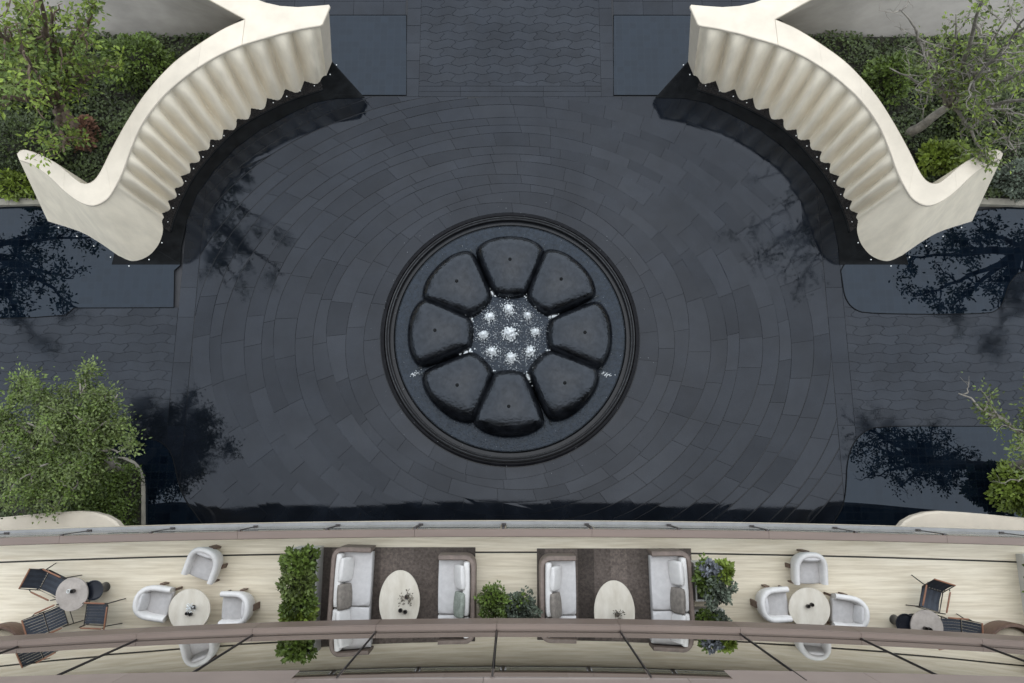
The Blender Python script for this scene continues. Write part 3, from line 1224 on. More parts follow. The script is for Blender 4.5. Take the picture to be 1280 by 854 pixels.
def tree(name, label, base, crotch, targets, seed, bark, leafm, r0=0.16, subs=7, spread=0.75, leaves=26, lsz=0.11, csg=0.17, twigs=3, group=None, bare=0.0, leaf2=None, rz=0.5):
    rg = random.Random(seed)
    root = empty(name, base, label=label, cat='tree', group=group)
    off = Vector(base)
    tr, lf, lf2 = MB(), MB(), MB()
    br = tr
    trunk = wobble(bez(Vector(base), (Vector(base) + Vector(crotch)) / 2 + Vector((0, 0, 0.25)), Vector(crotch), 7), 0.03, rg)
    tr.tube([p - off for p in trunk], [r0 * (1.35 - 0.5 * i / 7) for i in range(8)], 9)
    for ti, T in enumerate(targets):
        T = Vector(T)
        c0 = Vector(crotch)
        mid = c0.lerp(T, 0.45) + Vector((rg.uniform(-0.25, 0.25), rg.uniform(-0.25, 0.25), rg.uniform(0.05, 0.45)))
        limb = wobble(bez(c0, mid, T, 9), 0.07, rg)
        k = r0 * rg.uniform(0.5, 0.72)
        tr.tube([p - off for p in limb], [k * (1 - 0.82 * i / 9) for i in range(10)], 6)
        for s in range(subs):
            t = rg.uniform(0.35, 1.0)
            i = min(8, int(t * 9))
            st = limb[i].lerp(limb[i + 1], t * 9 - i if t < 1 else 1.0)
            v = rvec(rg)
            v.z *= rz
            en = st + v * spread * rg.uniform(0.5, 1.25) + Vector((0, 0, 0.12))
            sub = wobble(bez(st, st.lerp(en, 0.5) + rvec(rg) * 0.12, en, 5), 0.04, rg)
            kk = k * (1 - 0.75 * t) * 0.55 + 0.009
            br.tube([p - off for p in sub], [kk * (1 - 0.75 * q / 5) for q in range(6)], 4)
            isbare = rg.random() < bare
            ends = [en, sub[3]]
            for q in range(twigs):
                a = sub[rg.randrange(2, 6)]
                v = rvec(rg)
                v.z *= 0.6
                e = a + v * spread * rg.uniform(0.25, 0.55)
                br.tube([p - off for p in wobble(bez(a, a.lerp(e, 0.5) + rvec(rg) * 0.05, e, 3), 0.02, rg)], [kk * 0.4, kk * 0.3, kk * 0.22, 0.003], 3)
                ends.append(e)
            if not isbare:
                for e in ends:
                    tgt = lf2 if (leaf2 and rg.random() < 0.4) else lf
                    leaf_cluster(tgt, e - off, int(leaves * rg.uniform(0.5, 1.4)), csg, lsz, rg)
    tr.build('trunk', bark, root, smooth=True)
    lf.build('crown', leafm, root, fix=False)
    if lf2.v:
        lf2.build('crown_new_growth', leaf2, root, fix=False)
    return root


def foliage_ball(mb, c, rad, n, l, rg, low=-0.3, lump=0.25, seedv=0.0):
    for _ in range(n):
        d = rvec(rg)
        if d.z < low:
            d.z = -d.z
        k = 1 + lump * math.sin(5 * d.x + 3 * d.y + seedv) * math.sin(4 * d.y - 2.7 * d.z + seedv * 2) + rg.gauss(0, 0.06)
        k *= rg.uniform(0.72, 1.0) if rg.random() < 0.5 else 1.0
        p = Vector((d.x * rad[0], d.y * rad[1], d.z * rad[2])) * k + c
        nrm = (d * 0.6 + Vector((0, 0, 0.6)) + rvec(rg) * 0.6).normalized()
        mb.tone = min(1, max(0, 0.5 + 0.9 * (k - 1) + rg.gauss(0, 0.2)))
        q = l * rg.uniform(0.6, 1.3)
        leaf(mb, p, (d + rvec(rg) * 0.8), nrm, q, q * 0.3)


def dark_core(mb, c, rad):  # dark filler lump: shade inside the foliage put into its colour
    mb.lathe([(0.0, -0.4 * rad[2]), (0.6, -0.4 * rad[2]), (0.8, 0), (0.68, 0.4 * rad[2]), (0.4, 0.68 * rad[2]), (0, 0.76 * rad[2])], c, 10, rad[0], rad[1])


def shrub(name, label, base, rad, n, l, leafm, seed, group=None, stem=True):
    rg = random.Random(seed)
    root = empty(name, base, label=label, cat='shrub', group=group)
    mb = MB()
    foliage_ball(mb, Vector((0, 0, rad[2] * 0.55)), rad, n, l, rg, seedv=seed)
    mb.build('foliage', leafm, root, fix=False)
    mb = MB()
    for k in range(6):
        a = k * 1.05
        mb.tube([(0, 0, 0), (0.2 * rad[0] * math.cos(a), 0.2 * rad[1] * math.sin(a), rad[2] * 0.5), (0.6 * rad[0] * math.cos(a), 0.6 * rad[1] * math.sin(a), rad[2] * 0.9)], [0.02, 0.014, 0.006], 4)
    dark_core(mb, (0, 0, rad[2] * 0.5), rad)
    mb.build('stems', M['soil'], root, smooth=True)  # stems plus a dark core that stands in for shade within the leaves
    return root


def inpoly(x, y, poly):
    c = False
    for i in range(len(poly)):
        a, b = poly[i], poly[i - 1]
        if (a[1] > y) != (b[1] > y) and x < (b[0] - a[0]) * (y - a[1]) / (b[1] - a[1]) + a[0]:
            c = not c
    return c


def garden(px, label, seed, n, leafm, h=0.35, l=0.11):
    mb = MB()
    poly = poly_px(px, 0.12)
    mb.prism(poly, -0.05, 0.12)
    o = tag(mb.build('garden_bed', M['soil']), label + ' soil bed', 'garden bed', kind='structure')
    rg = random.Random(seed)
    x0, x1 = min(p[0] for p in poly), max(p[0] for p in poly)
    y0, y1 = min(p[1] for p in poly), max(p[1] for p in poly)
    mb = MB()
    for _ in range(n):
        x, y = rg.uniform(x0, x1), rg.uniform(y0, y1)
        if not inpoly(x, y, poly):
            continue
        g = 0.5 + 0.5 * math.sin(x * 2.1 + seed) * math.sin(y * 2.6 + 1.3 * math.sin(x * 1.3))
        if rg.random() > 0.35 + 0.65 * g:
            continue
        z = 0.12 + h * g * rg.uniform(0.5, 1.0)
        d = rvec(rg)
        d.z *= 0.4
        mb.tone = min(1, max(0, rg.gauss(0.35 + 0.3 * g, 0.2)))
        q = l * rg.uniform(0.6, 1.3)
        leaf(mb, Vector((x, y, z)), d, (Vector((0, 0, 1)) + rvec(rg) * 0.6).normalized(), q, q * 0.32)
    tag(mb.build('ground_cover', leafm, fix=False), label + ' low leafy ground cover', 'ground cover', kind='stuff')
    return o


NWG = [(-90, 47), (300, 46), (250, 80), (205, 125), (180, 170), (160, 210), (140, 240), (110, 250), (55, 249), (-90, 250)]
NEG = [(1275 - a, b) for a, b in NWG]
garden(NWG, 'shady garden behind the west wall', 1, 26000, M['leaf_dark'])
garden(NEG, 'shady garden behind the east wall', 2, 26000, M['leaf_dark'])


def kerb(px, label, w_=0.14, z=0.16, seg=1.1):
    pts = [P(a, b, z) for a, b in px]
    root = empty('kerb', (pts[0].x, pts[0].y, 0), label=label, cat='kerb')
    off = root.location
    ln = sum((b - a).length for a, b in zip(pts, pts[1:]))
    n = max(1, int(ln / 0.12))
    sp = spline(pts, n) if len(pts) > 2 else [pts[0].lerp(pts[1], i / n) for i in range(n + 1)]
    st = max(1, int(seg / 0.12))
    rg = random.Random(int(abs(pts[0].x * 7)))
    for a in range(0, n, st):
        s = sp[a:min(a + st, n) + 1]
        if len(s) < 2:
            continue
        mb = MB()
        mb.tone = rg.random()
        rows = [[], [], [], []]
        for i, p in enumerate(s):
            q = s[min(i + 1, len(s) - 1)] - s[max(i - 1, 0)]
            nn = Vector((-q.y, q.x, 0)).normalized() * w_ / 2
            e = q.normalized() * (0.006 if i == 0 else (-0.006 if i == len(s) - 1 else 0))
            for k, (sg, zz) in enumerate(((-1, -0.05), (-1, z), (1, z), (1, -0.05))):
                v = p + nn * sg + e - off
                rows[k].append((v.x, v.y, zz))
        ids = mb.grid(rows)
        mb.face([r[0] for r in ids])
        mb.face([r[-1] for r in ids][::-1])
        mb.build('kerb_stone', M['kerb'], root)


kerb([(-80, 255), (0, 252.5), (52, 251)], 'pale stone kerb between the pool and the west garden', 0.2)
kerb([(1223, 251), (1275, 253), (1360, 256)], 'pale stone kerb between the pool and the east garden', 0.2)

# trees; crowns end where the survey picture shows them
tree('garden_tree', 'leafy light green tree leaning over the west wall garden', P(113, 184, 0.1), P(72, 128, 1.3),
     [P(20, 30, 5.0), P(62, 8, 5.4), P(110, 35, 4.8), P(35, 75, 4.4), P(135, 75, 3.6), P(80, 190, 2.9), P(120, 0, 5.0), P(-10, 110, 3.6), P(75, 60, 4.9), P(-30, 40, 5.2), P(10, -10, 5.6), P(30, 64, 7.6), P(-60, -20, 8.0), P(-100, 60, 7.8), P(40, -60, 8.0), P(-20, 10, 8.2), P(-70, 120, 7.0)],
     12, M['bark'], M['leaf_light'], r0=0.17, subs=7, spread=0.75, leaves=17, lsz=0.13, csg=0.17, twigs=3, leaf2=M['leaf_mid'], bare=0.12)
tree('garden_tree', 'twiggy grey limbed tree with sparse leaves behind the east wall', P(1130, 172, 0.1), P(1188, 132, 1.5),
     [P(1195, 18, 4.6), P(1240, 50, 4.8), P(1285, 80, 4.4), P(1290, 150, 3.6), P(1125, 12, 4.8), P(1112, 85, 3.0), P(1228, 205, 2.8), P(1262, 20, 5.2), P(1155, 60, 4.4), P(1270, 190, 3.2), P(1310, 40, 5.0), P(1215, 90, 4.2), P(1250, 120, 4.4), P(1255, 60, 7.4), P(1335, -20, 8.0), P(1370, 60, 7.8), P(1240, -60, 8.0), P(1300, 5, 8.2), P(1350, 120, 7.0)],
     23, M['bark_grey'], M['leaf_olive'], r0=0.115, subs=8, spread=0.8, leaves=8, lsz=0.115, csg=0.16, twigs=5, leaf2=M['leaf_light'], bare=0.45)
# neighbouring trees further out: only their mirror images show in the pools
for nm, c, sd_, lab in (((-17.6), (-17.6, 7.0), 41, 'broad garden tree mirrored in the pool below the west wall tail'),
                        ((17.0), (16.9, 7.0), 42, 'broad garden tree mirrored in the pool below the east wall tail')):
    s_ = -1 if c[0] < 0 else 1
    rg = random.Random(sd_)
    T = [(c[0] + 2.9 * math.cos(a) * q, c[1] + 2.5 * math.sin(a) * q, 4.6 + 0.5 * rg.random()) for a, q in [(k * 0.7, 0.5 + 0.5 * ((k * 5) % 3) / 2) for k in range(9)]]
    tree('garden_tree', lab, (c[0] + s_ * 0.8, c[1] + 0.8, 0.0), (c[0] + s_ * 0.4, c[1] + 0.4, 2.6), T, sd_, M['bark'], M['leaf_mid'], r0=0.2, subs=8, spread=0.8, leaves=16, lsz=0.14, csg=0.16, twigs=3, bare=0.1)
wc = P(62, 548, 3.0)
rg = random.Random(7)
T = [(wc.x + 1.95 * q * math.cos(a), wc.y + 1.75 * q * math.sin(a), 2.7 + 0.7 * (1 - q) + 0.25 * rg.random()) for a, q in [(k * 2.399, math.sqrt((k + 0.6) / 18)) for k in range(18)]]
tree('garden_tree', 'dense fine leaved bushy tree rising from the kerbed planter', P(152, 592, 0.1), (wc.x + 0.2, wc.y - 0.15, 1.5), T, 55, M['bark_grey'], M['leaf_bushy'], r0=0.13, subs=8, spread=0.55, leaves=44, lsz=0.09, csg=0.2, twigs=4, leaf2=M['leaf_mid'], bare=0.03)
rg = random.Random(8)
ec = Vector((13.6, 0.45, 3.7))
T = [(ec.x + 2.5 * q * math.cos(a), ec.y + 1.5 * q * math.sin(a), 3.4 + 0.6 * rg.random()) for a, q in [(k * 2.399, math.sqrt((k + 0.6) / 15)) for k in range(15)]]
T.append(P(1198, 492, 3.0))
tree('garden_tree', 'thin pale branched tree reaching over the pool by the round shrub', P(1262, 585, 0.1), (13.2, 0.3, 2.4), T, 66, M['bark_grey'], M['leaf_olive'], r0=0.12, subs=7, spread=0.6, leaves=13, lsz=0.10, csg=0.15, twigs=3, bare=0.2)

# shrubs
shrub('round_shrub', 'neat bright green round shrub beside the dark corner pool', P(1258, 612, 0.0), (0.62, 0.62, 0.75), 2600, 0.12, M['leaf_light'], 3)
shrub('garden_shrub', 'bright green shrub under the leaning tree by the west wall coping', P(186, 95, 0.1), (0.95, 0.7, 0.9), 3000, 0.12, M['leaf_mid'], 4)
shrub('garden_shrub', 'dark clipped mound beside the west wall tail tip', P(48, 195, 0.1), (1.05, 0.85, 0.9), 3800, 0.09, M['leaf_dark'], 5)
shrub('garden_shrub', 'yellow green low shrub on the pool kerb by the west wall tail', P(32, 238, 0.1), (0.6, 0.32, 0.5), 1000, 0.13, M['leaf_light'], 6)
shrub('garden_shrub', 'glossy green shrub against the east wall coping', P(1098, 112, 0.1), (0.62, 0.6, 0.8), 2200, 0.12, M['leaf_mid'], 9)
shrub('garden_shrub', 'yellowish leafy shrub in the hook of the east wall', P(1166, 205, 0.1), (0.6, 0.4, 0.6), 1300, 0.15, M['leaf_light'], 10)
shrub('garden_shrub', 'grey green shrub on the pool kerb by the east wall tail', P(1262, 232, 0.1), (0.8, 0.45, 0.6), 1800, 0.11, M['leaf_grey'], 13)
shrub('garden_shrub', 'dark spreading shrub behind the east tree trunk', P(1215, 150, 0.1), (1.3, 0.9, 0.6), 3200, 0.12, M['leaf_dark'], 14)
shrub('garden_shrub', 'dark spreading shrub behind the west tree trunk', P(60, 110, 0.1), (1.5, 0.9, 0.6), 3200, 0.12, M['leaf_dark'], 15)
# reddish fern at the foot of the west tree
shrub('fern', 'rusty brown fern at the foot of the west garden tree', P(112, 172, 0.1), (0.32, 0.4, 0.4), 500, 0.16, M['bark_red'], 16)

# west planter with kerb and hedge
wb = [(-90, 573), (150, 573), (168, 580), (176, 596), (176, 668), (-90, 668)]
garden(wb, 'planter under the bushy tree', 5, 9000, M['leaf_dark'], h=0.3)
kerb([(-90, 572.5), (60, 572), (140, 572), (160, 575), (171, 584), (177, 600), (178, 630), (178, 668)], 'pale rounded kerb around the bushy tree planter', 0.06, 0.12)
rg = random.Random(19)
hr = empty('hedge', P(140, 625, 0.1), label='clipped green hedge inside the kerbed planter', cat='hedge')
mb = MB()
for _ in range(5200):
    x, y = rg.uniform(-0.85, 0.80), rg.uniform(-1.0, 0.95)
    z = 0.62 + 0.08 * math.sin(5 * x) * math.sin(4 * y) + rg.gauss(0, 0.05)
    e = max(abs((x + 0.05) / 0.8), abs((y + 0.07) / 0.92))
    if e > 0.9 and rg.random() < 0.6:
        z *= rg.random()
    d = rvec(rg)
    mb.tone = min(1, max(0, rg.gauss(0.5, 0.22)))
    q = 0.085 * rg.uniform(0.6, 1.3)
    leaf(mb, Vector((x, y, z)), d, (Vector((0, 0, 1)) + rvec(rg) * 0.7).normalized(), q, q * 0.3)
mb.build('foliage', M['leaf_mid'], hr, fix=False)
mb = MB()
mb.box((-0.05, -0.07, 0.27), (1.4, 1.65, 0.52))
mb.build('stems', M['soil'], hr)  # solid dark box standing in for shade inside the hedge, no real stems


# ------------------------------------------------------------------ low white canopies under the terrace
def canopy(side):
    where = 'west' if side < 0 else 'east'
    pts = [(152, 668), (151, 661), (144, 652), (132, 645), (116, 640.5), (98, 639), (70, 640.5), (40, 643), (0, 647), (-90, 655), (-90, 760), (152, 760)]
    z1, z0 = 2.6, 2.25
    ps = [P(mir(a, side), b, z1) for a, b in pts]
    root = empty('canopy', (ps[5].x, -2.0, 0), label='cream rounded canopy slab poking out under the %s end of the terrace' % where, cat='canopy', group='rounded canopies under the terrace')
    off = root.location
    pl = [((p - off).x, (p - off).y) for p in ps]
    if area(pl) < 0:
        pl = pl[::-1]
    mb = MB()
    n = len(pl)
    t = inset(pl, 0.05)
    for z_, ring in ((z0, inset(pl, 0.12)), (z0 + 0.12, pl), (z1 - 0.05, pl), (z1, t)):
        mb.v += [(p[0], p[1], z_) for p in ring]
    mb.face(list(range(n))[::-1])
    mb.face(list(range(3 * n, 4 * n)))
    for q in (0, n, 2 * n):
        for i in range(n):
            j = (i + 1) % n
            mb.face([q + i, q + j, q + n + j, q + n + i])
    mb.build('slab', M['white'], root)
    mb = MB()
    mb.box((side * 1.2, -1.2, z0 / 2 - 0.03), (3.0, 0.5, z0 + 0.06))
    mb.build('support', M['white_face'], root)


canopy(-1)
canopy(1)


# ------------------------------------------------------------------ terrace and building
class Arc:
    """shallow arc in plan: y = yc - k x^2"""
    def __init__(s, pc, ps, z, xs=0):
        a, b = P(638, pc, z), P(xs, ps, z)
        s.k = (a.y - b.y) / (b.x - a.x) ** 2
        s.yc = a.y

    def y(s, x):
        return s.yc - s.k * x * x

    def nrm(s, x):
        return Vector((2 * s.k * x, 1, 0)).normalized()


def sweep(mb, arc, d0, d1, z0, z1, x0, x1, step=0.8, bev=0.0):
    """box swept along the arc; d = distance north of the arc"""
    n = max(2, int(abs(x1 - x0) / step) + 1)
    rows = [[], [], [], []] if not bev else [[] for _ in range(6)]
    for i in range(n + 1):
        x = x0 + (x1 - x0) * i / n
        c = Vector((x, arc.y(x), 0))
        nn = arc.nrm(x)
        prof = [(d0, z0), (d1, z0), (d1, z1), (d0, z1)] if not bev else [(d0, z0), (d1, z0), (d1, z1 - bev), (d1 - bev, z1), (d0 + bev, z1), (d0, z1 - bev)]
        for k, (d, z) in enumerate(prof):
            p = c + nn * d
            rows[k].append((p.x, p.y, z))
    ids = mb.grid(rows + [rows[0]])
    mb.face([r[0] for r in ids[:-1]][::-1])
    mb.face([r[-1] for r in ids[:-1]])


rail_arc = Arc(666.5, 677.5, TZ + 1.08)
line_arc = Arc(690.5, 703, TZ)
glass_arc = Arc(742, 770, TZ)
XR = 13.5

# floor: two travertine fields divided by the drain line
mb = MB()
n = 40
xs = [-XR + 2 * XR * i / n for i in range(n + 1)]
poly = [(x, rail_arc.y(x) + 0.15) for x in xs][::-1] + [(x, line_arc.y(x) + 0.018) for x in xs]
mb.prism(poly[::-1], TZ - 0.35, TZ)
fl = tag(mb.build('terrace_floor', M['floor']), 'pale travertine terrace floor edging strip', 'floor', kind='structure')
mb = MB()
poly = [(x, line_arc.y(x) - 0.018) for x in xs][::-1] + [(-XR, -7.5), (XR, -7.5)]
mb.prism(poly, TZ - 0.35, TZ)
mb.build('inner_floor', M['floor'], fl)
mb = MB()
sweep(mb, line_arc, -0.02, 0.02, TZ - 0.2, TZ - 0.03, -XR, XR)
mb.build('drain_channel', M['drain'], fl)

# balustrade
bal = empty('balustrade', (0, rail_arc.yc, TZ), label='glass balustrade with wide bronze top rail along the terrace edge', cat='balustrade')
boff = bal.location.copy()


def shifted(mb, off):
    mb.v = [(a - off.x, b - off.y, c - off.z) for a, b, c in mb.v]
    return mb


mb = MB()
sweep(mb, rail_arc, 0.095, 0.155, TZ + 0.004, TZ + 0.10, -XR, XR)
shifted(mb, boff).build('edge_coping', M['coping_pale'], bal)
posts = [P(p, 666, TZ + 1.08).x for p in (-145, -35, 75, 186, 297, 407, 518, 629, 740, 850, 961, 1072, 1183, 1294, 1404)]
for i, x in enumerate(posts):
    mb = MB()
    c = Vector((x, rail_arc.y(x), 0)) + rail_arc.nrm(x) * 0.09
    mb.box((c.x, c.y, TZ + 0.55), (0.05, 0.03, 0.96))
    mb.box((c.x, c.y + 0.01, TZ + 0.12), (0.09, 0.05, 0.04))
    shifted(mb, boff).build('post', M['rail_dark'], bal)
    if i < len(posts) - 1:
        mb = MB()
        sweep(mb, rail_arc, 0.08, 0.098, TZ + 0.12, TZ + 1.02, x + 0.06, posts[i + 1] - 0.06)
        shifted(mb, boff).build('glass_panel', M['glass_clear'], bal)
rx = posts[0]
for i in range(0, len(posts) - 2, 2):
    mb = MB()
    sweep(mb, rail_arc, -0.075, 0.075, TZ + 1.02, TZ + 1.08, posts[i] + 0.003, posts[i + 2] - 0.003, bev=0.012)
    shifted(mb, boff).build('top_rail', M['rail'], bal)

# building: loggia header beam, coated glazing above, storey band
bld = empty('building', (0, glass_arc.yc, 0), label='curved hotel front with bronze header beam and reflective glazing above the loggia', cat='building')
goff = bld.location.copy()
HB0, HB1 = TZ + 2.95, TZ + 3.4
mx = [P(p, 787, HB1).x for p in (-270, -125, 25, 172, 316, 470, 621, 775, 925, 1075, 1225, 1375, 1530)]
for a, b in zip(mx, mx[1:]):
    mb = MB()
    sweep(mb, glass_arc, -0.12, 0.10, HB0, HB1, a + 0.003, b - 0.003, bev=0.02)
    shifted(mb, goff).build('header_beam', M['rail'], bld)
    mb = MB()
    sweep(mb, glass_arc, 0.02, 0.09, HB1 + 0.003, HB1 + 0.02, a + 0.003, b - 0.003)
    shifted(mb, goff).build('sill', M['rail'], bld)
    mb = MB()
    sweep(mb, glass_arc, -0.012, 0.0, HB1, 10.4, a + 0.02, b - 0.02)
    shifted(mb, goff).build('glass_pane', M['glass'], bld, smooth=True, angle=30)
for x in mx:
    mb = MB()
    c = Vector((x, glass_arc.y(x), 0)) + glass_arc.nrm(x) * 0.008
    mb.box((c.x, c.y, (HB1 + 10.4) / 2), (0.014, 0.016, 10.4 - HB1))
    shifted(mb, goff).build('mullion', M['rail_dark'], bld)
band_arc = Arc(836, 846, 10.0)
bx = [P(p, 836, 10).x for p in (-300, -60, 162, 385, 606, 850, 1078, 1310, 1560)]
rg = random.Random(2)
for a, b in zip(bx, bx[1:]):
    mb = MB()
    mb.tone = rg.random()
    sweep(mb, band_arc, -3.0, 0.0, 10.0, 11.2, a + 0.003, b - 0.003)
    shifted(mb, goff).build('storey_band', M['band'], bld)
mb = MB()
mb.box((0, -7.6, 5.6), (2 * XR, 0.2, 11.2))
shifted(mb, goff).build('back_wall', M['dark_inside'], bld)
mb = MB()
sweep(mb, glass_arc, -5.0, -0.125, HB0 + 0.05, HB1 - 0.02, -XR, XR)
shifted(mb, goff).build('loggia_ceiling', M['coping_pale'], bld)
mb = MB()
sweep(mb, glass_arc, -0.9, -0.8, HB1, 10.4, -XR, XR)
shifted(mb, goff).build('dark_backing', M['dark_inside'], bld)  # unseen dark sheet added behind the panes so they never show sky
mb = MB()
mb.box((0, -5.2, 2.06), (2 * XR, 0.2, 4.1))
shifted(mb, goff).build('dark_lower_wall', M['dark_inside'], bld)  # unseen wall, added dark so the paving mirrors a dark underside
for x in (-10.5, -6.3, -2.1, 2.1, 6.3, 10.5):
    mb = MB()
    mb.lathe([(0.22, -0.09), (0.22, TZ - 0.34)], (x, -3.6, 0), 16)
    shifted(mb, goff).build('column', M['dark_inside'], bld, smooth=True)


# ------------------------------------------------------------------ terrace furniture
def rug(px0, px1, py, label):
    a, b = P(px0, py, TZ), P(px1, py, TZ)
    mb = MB()
    w_, l_ = b.x - a.x, 2.6
    mb.rbox((0, 0, 0.012), (w_ / 2, l_ / 2, 0.011), 0.01, n=4)
    o = mb.build('rug', M['rug'], loc=((a.x + b.x) / 2, a.y - l_ / 2, TZ + 0.002))
    tag(o, label, 'rug', 'rugs on the terrace')


rug(400, 594.5, 684, 'dark brown striped rug beside the long leafy planter')
rug(671, 863.5, 685.5, 'dark brown striped rug beside the square white planter')
RZ = TZ + 0.024


def sofa(px, py, facing, label, mid, yaw=0.0, D=0.80):
    LN = 2.34
    c = P(px, py, TZ + 0.62)
    root = empty('sofa', (c.x + facing * D / 2, c.y - LN / 2, RZ), 0 if facing > 0 else PI, label, 'sofa', 'sofas on the rugs')
    if yaw:
        root.rotation_euler.z += R(yaw)
    # wrap-around shell: U in plan, rounded at the back corners
    r = 0.20
    path = [(D / 2 - 0.02, LN / 2 - 0.05), (-D / 2 + r, LN / 2 - 0.05)]
    for q in range(1, 6):
        a = PI / 2 + q * PI / 10
        path.append((-D / 2 + r + 0.0 + (r - 0.04) * math.cos(a) * 1.0, LN / 2 - r - 0.04 + (r - 0.01) * math.sin(a)))
    path += [(x, -y) for x, y in path[::-1]]
    mb = MB()
    rows = [[] for _ in range(6)]
    pv = [Vector((x, y, 0)) for x, y in path]
    for i, p in enumerate(pv):
        d = pv[min(i + 1, len(pv) - 1)] - pv[max(i - 1, 0)]
        nn = Vector((-d.y, d.x, 0)).normalized()
        for k, (o_, z) in enumerate(((-0.05, 0.1), (-0.05, 0.60), (-0.03, 0.625), (0.03, 0.625), (0.05, 0.60), (0.0, 0.1))):
            v = p + nn * o_
            rows[k].append((v.x, v.y, z))
    ids = mb.grid(rows + [rows[0]])
    mb.face([q[0] for q in ids[:-1]])
    mb.face([q[-1] for q in ids[:-1]])
    mb.build('shell', M['shell'], root, smooth=True, angle=35)
    mb = MB()
    mb.rbox((0.04, 0, 0.2), (D / 2 - 0.06, LN / 2 - 0.11, 0.10), 0.03, n=4)
    mb.build('base', M['fabric_seat'], root, smooth=True)
    for s in (-1, 1):
        mb = MB()
        mb.rbox((0.055, s * 0.545, 0.37), (D / 2 - 0.055, 0.54, 0.085), 0.05, n=8, K=1.7, bulge=0.08)
        mb.build('seat_cushion', M['fabric'], root, smooth=True)
        mb = MB()
        mb.rbox((-D / 2 + 0.17, s * 0.53, 0.55), (0.075, 0.52, 0.17), 0.06, n=8, K=1.7)
        mb.build('back_cushion', M['fabric_white'], root, smooth=True)
    tilt = Matrix.Rotation(R(-28), 3, 'Y')
    for yy, m_, hl in ((0.74, M['fabric_white'], 0.24), (0.22 * facing, mid, 0.25), (-0.25 * facing, M['fabric_white'], 0.22), (-0.75, M['fabric_white'], 0.24)):
        mb = MB()
        mb.rbox((-D / 2 + 0.31, yy, 0.60), (0.065, hl, 0.19), 0.055, n=8, K=1.5, M=tilt @ Matrix.Rotation(R((yy * 37) % 9 - 4), 3, 'Z'))
        mb.build('pillow', m_, root, smooth=True)
    for sx in (-1, 1):
        for sy in (-1, 1):
            mb = MB()
            mb.lathe([(0.025, 0), (0.03, 0.12)], (sx * (D / 2 - 0.12), sy * (LN / 2 - 0.16), 0), 8)
            mb.build('leg', M['wood'], root)
    return root


sofa(414, 684, 1, 'sofa with a grey brown pillow, back toward the long leafy planter', M['fabric_taupe'], -1.5)
sofa(594, 694, -1, 'sofa with a sage green pillow, facing the oval table with dried flowers and cups', M['fabric_sage'], D=0.76)
sofa(675, 695, 1, 'sofa with a mauve brown pillow, back toward the pair of round leafy bushes', M['fabric_taupe'], D=0.74)
sofa(864, 689, -1, 'sofa with a brown pillow, back toward the square white planter', M['fabric_taupe'], 1.0)


def armchair(px, py, rz, label):
    c = P(px, py, TZ + 0.6)
    root = empty('armchair', (c.x, c.y, TZ), R(rz), label, 'armchair', 'barrel armchairs')
    root.scale = (0.88, 0.88, 0.92)
    HW, FY, BY = 0.325, 0.35, -0.32
    path = [(HW, FY), (HW, FY * 0.5), (HW, 0.02)]
    for q in range(1, 12):
        a = PI * q / 12
        ca, sa = math.cos(a), math.sin(a)
        path.append((HW * (abs(ca) ** 0.85) * (1 if ca > 0 else -1), 0.02 + (BY - 0.02) * sa ** 0.85))
    path += [(-HW, 0.02), (-HW, FY * 0.5), (-HW, FY)]
    pv = [Vector((x, y, 0)) for x, y in path]
    prof = [(-0.055, 0.14), (-0.065, 0.3), (-0.065, -1.07), (-0.05, -1.025), (-0.02, -1.0), (0.02, -1.0), (0.05, -1.025), (0.065, -1.07), (0.065, 0.3), (0.055, 0.14)]
    rows = [[] for _ in prof]
    N = len(pv)
    for i, p in enumerate(pv):
        d = pv[min(i + 1, N - 1)] - pv[max(i - 1, 0)]
        nn = Vector((-d.y, d.x, 0)).normalized()
        u = i / (N - 1)
        H = 0.585 + 0.125 * math.sin(PI * u) ** 1.5
        for k, (o_, z) in enumerate(prof):
            zz = H + (z + 1.0) if z < 0 else z
            v = p * (0.80 if zz < 0.2 else (0.90 if zz <= 0.3 else 1.0)) + nn * o_
            rows[k].append((v.x, v.y, zz))
    mb = MB()
    ids = mb.grid(rows + [rows[0]])
    for e in (0, -1):
        mb.face([q[e] for q in ids[:-1]])
    mb.build('back_shell', M['fabric_white'], root, smooth=True, angle=50)
    mb = MB()
    mb.rbox((0, 0.04, 0.33), (0.27, 0.32, 0.10), 0.05, n=8, K=1.7, bulge=0.1)
    mb.build('seat_cushion', M['fabric_seat'], root, smooth=True)
    mb = MB()
    mb.rbox((0, -0.20, 0.54), (0.20, 0.06, 0.14), 0.05, n=8, K=1.5, M=Matrix.Rotation(R(20), 3, 'X'))
    mb.build('pillow', M['fabric'], root, smooth=True)
    mb = MB()
    mb.box((0, BY - 0.04, 0.2), (0.14, 0.04, 0.38))
    mb.build('rear_leg', M['wood'], root)
    for s in (-1, 1):
        mb = MB()
        mb.box((s * 0.31, 0.35, 0.14), (0.05, 0.035, 0.28))
        mb.build('front_leg', M['wood'], root)
        mb = MB()
        mb.box((s * 0.36, -0.02, 0.13), (0.03, 0.10, 0.25))
        mb.build('side_leg', M['wood'], root)
    return root


armchair(250, 706, 161, 'pale barrel armchair turned askew, on the drain line near the long leafy planter')
armchair(187, 755, -99, 'pale barrel armchair with its back to the navy sling chairs by the grey table')
armchair(291, 763, 90, 'pale barrel armchair between the round cream table and the long leafy planter')
armchair(1016, 712, 180, 'pale barrel armchair standing square on the drain line past the square planter')
armchair(971, 758, -87, 'pale barrel armchair with its back to the square white planter')
armchair(1066, 768, 83, 'pale barrel armchair with its back to the lone teak armed chair')


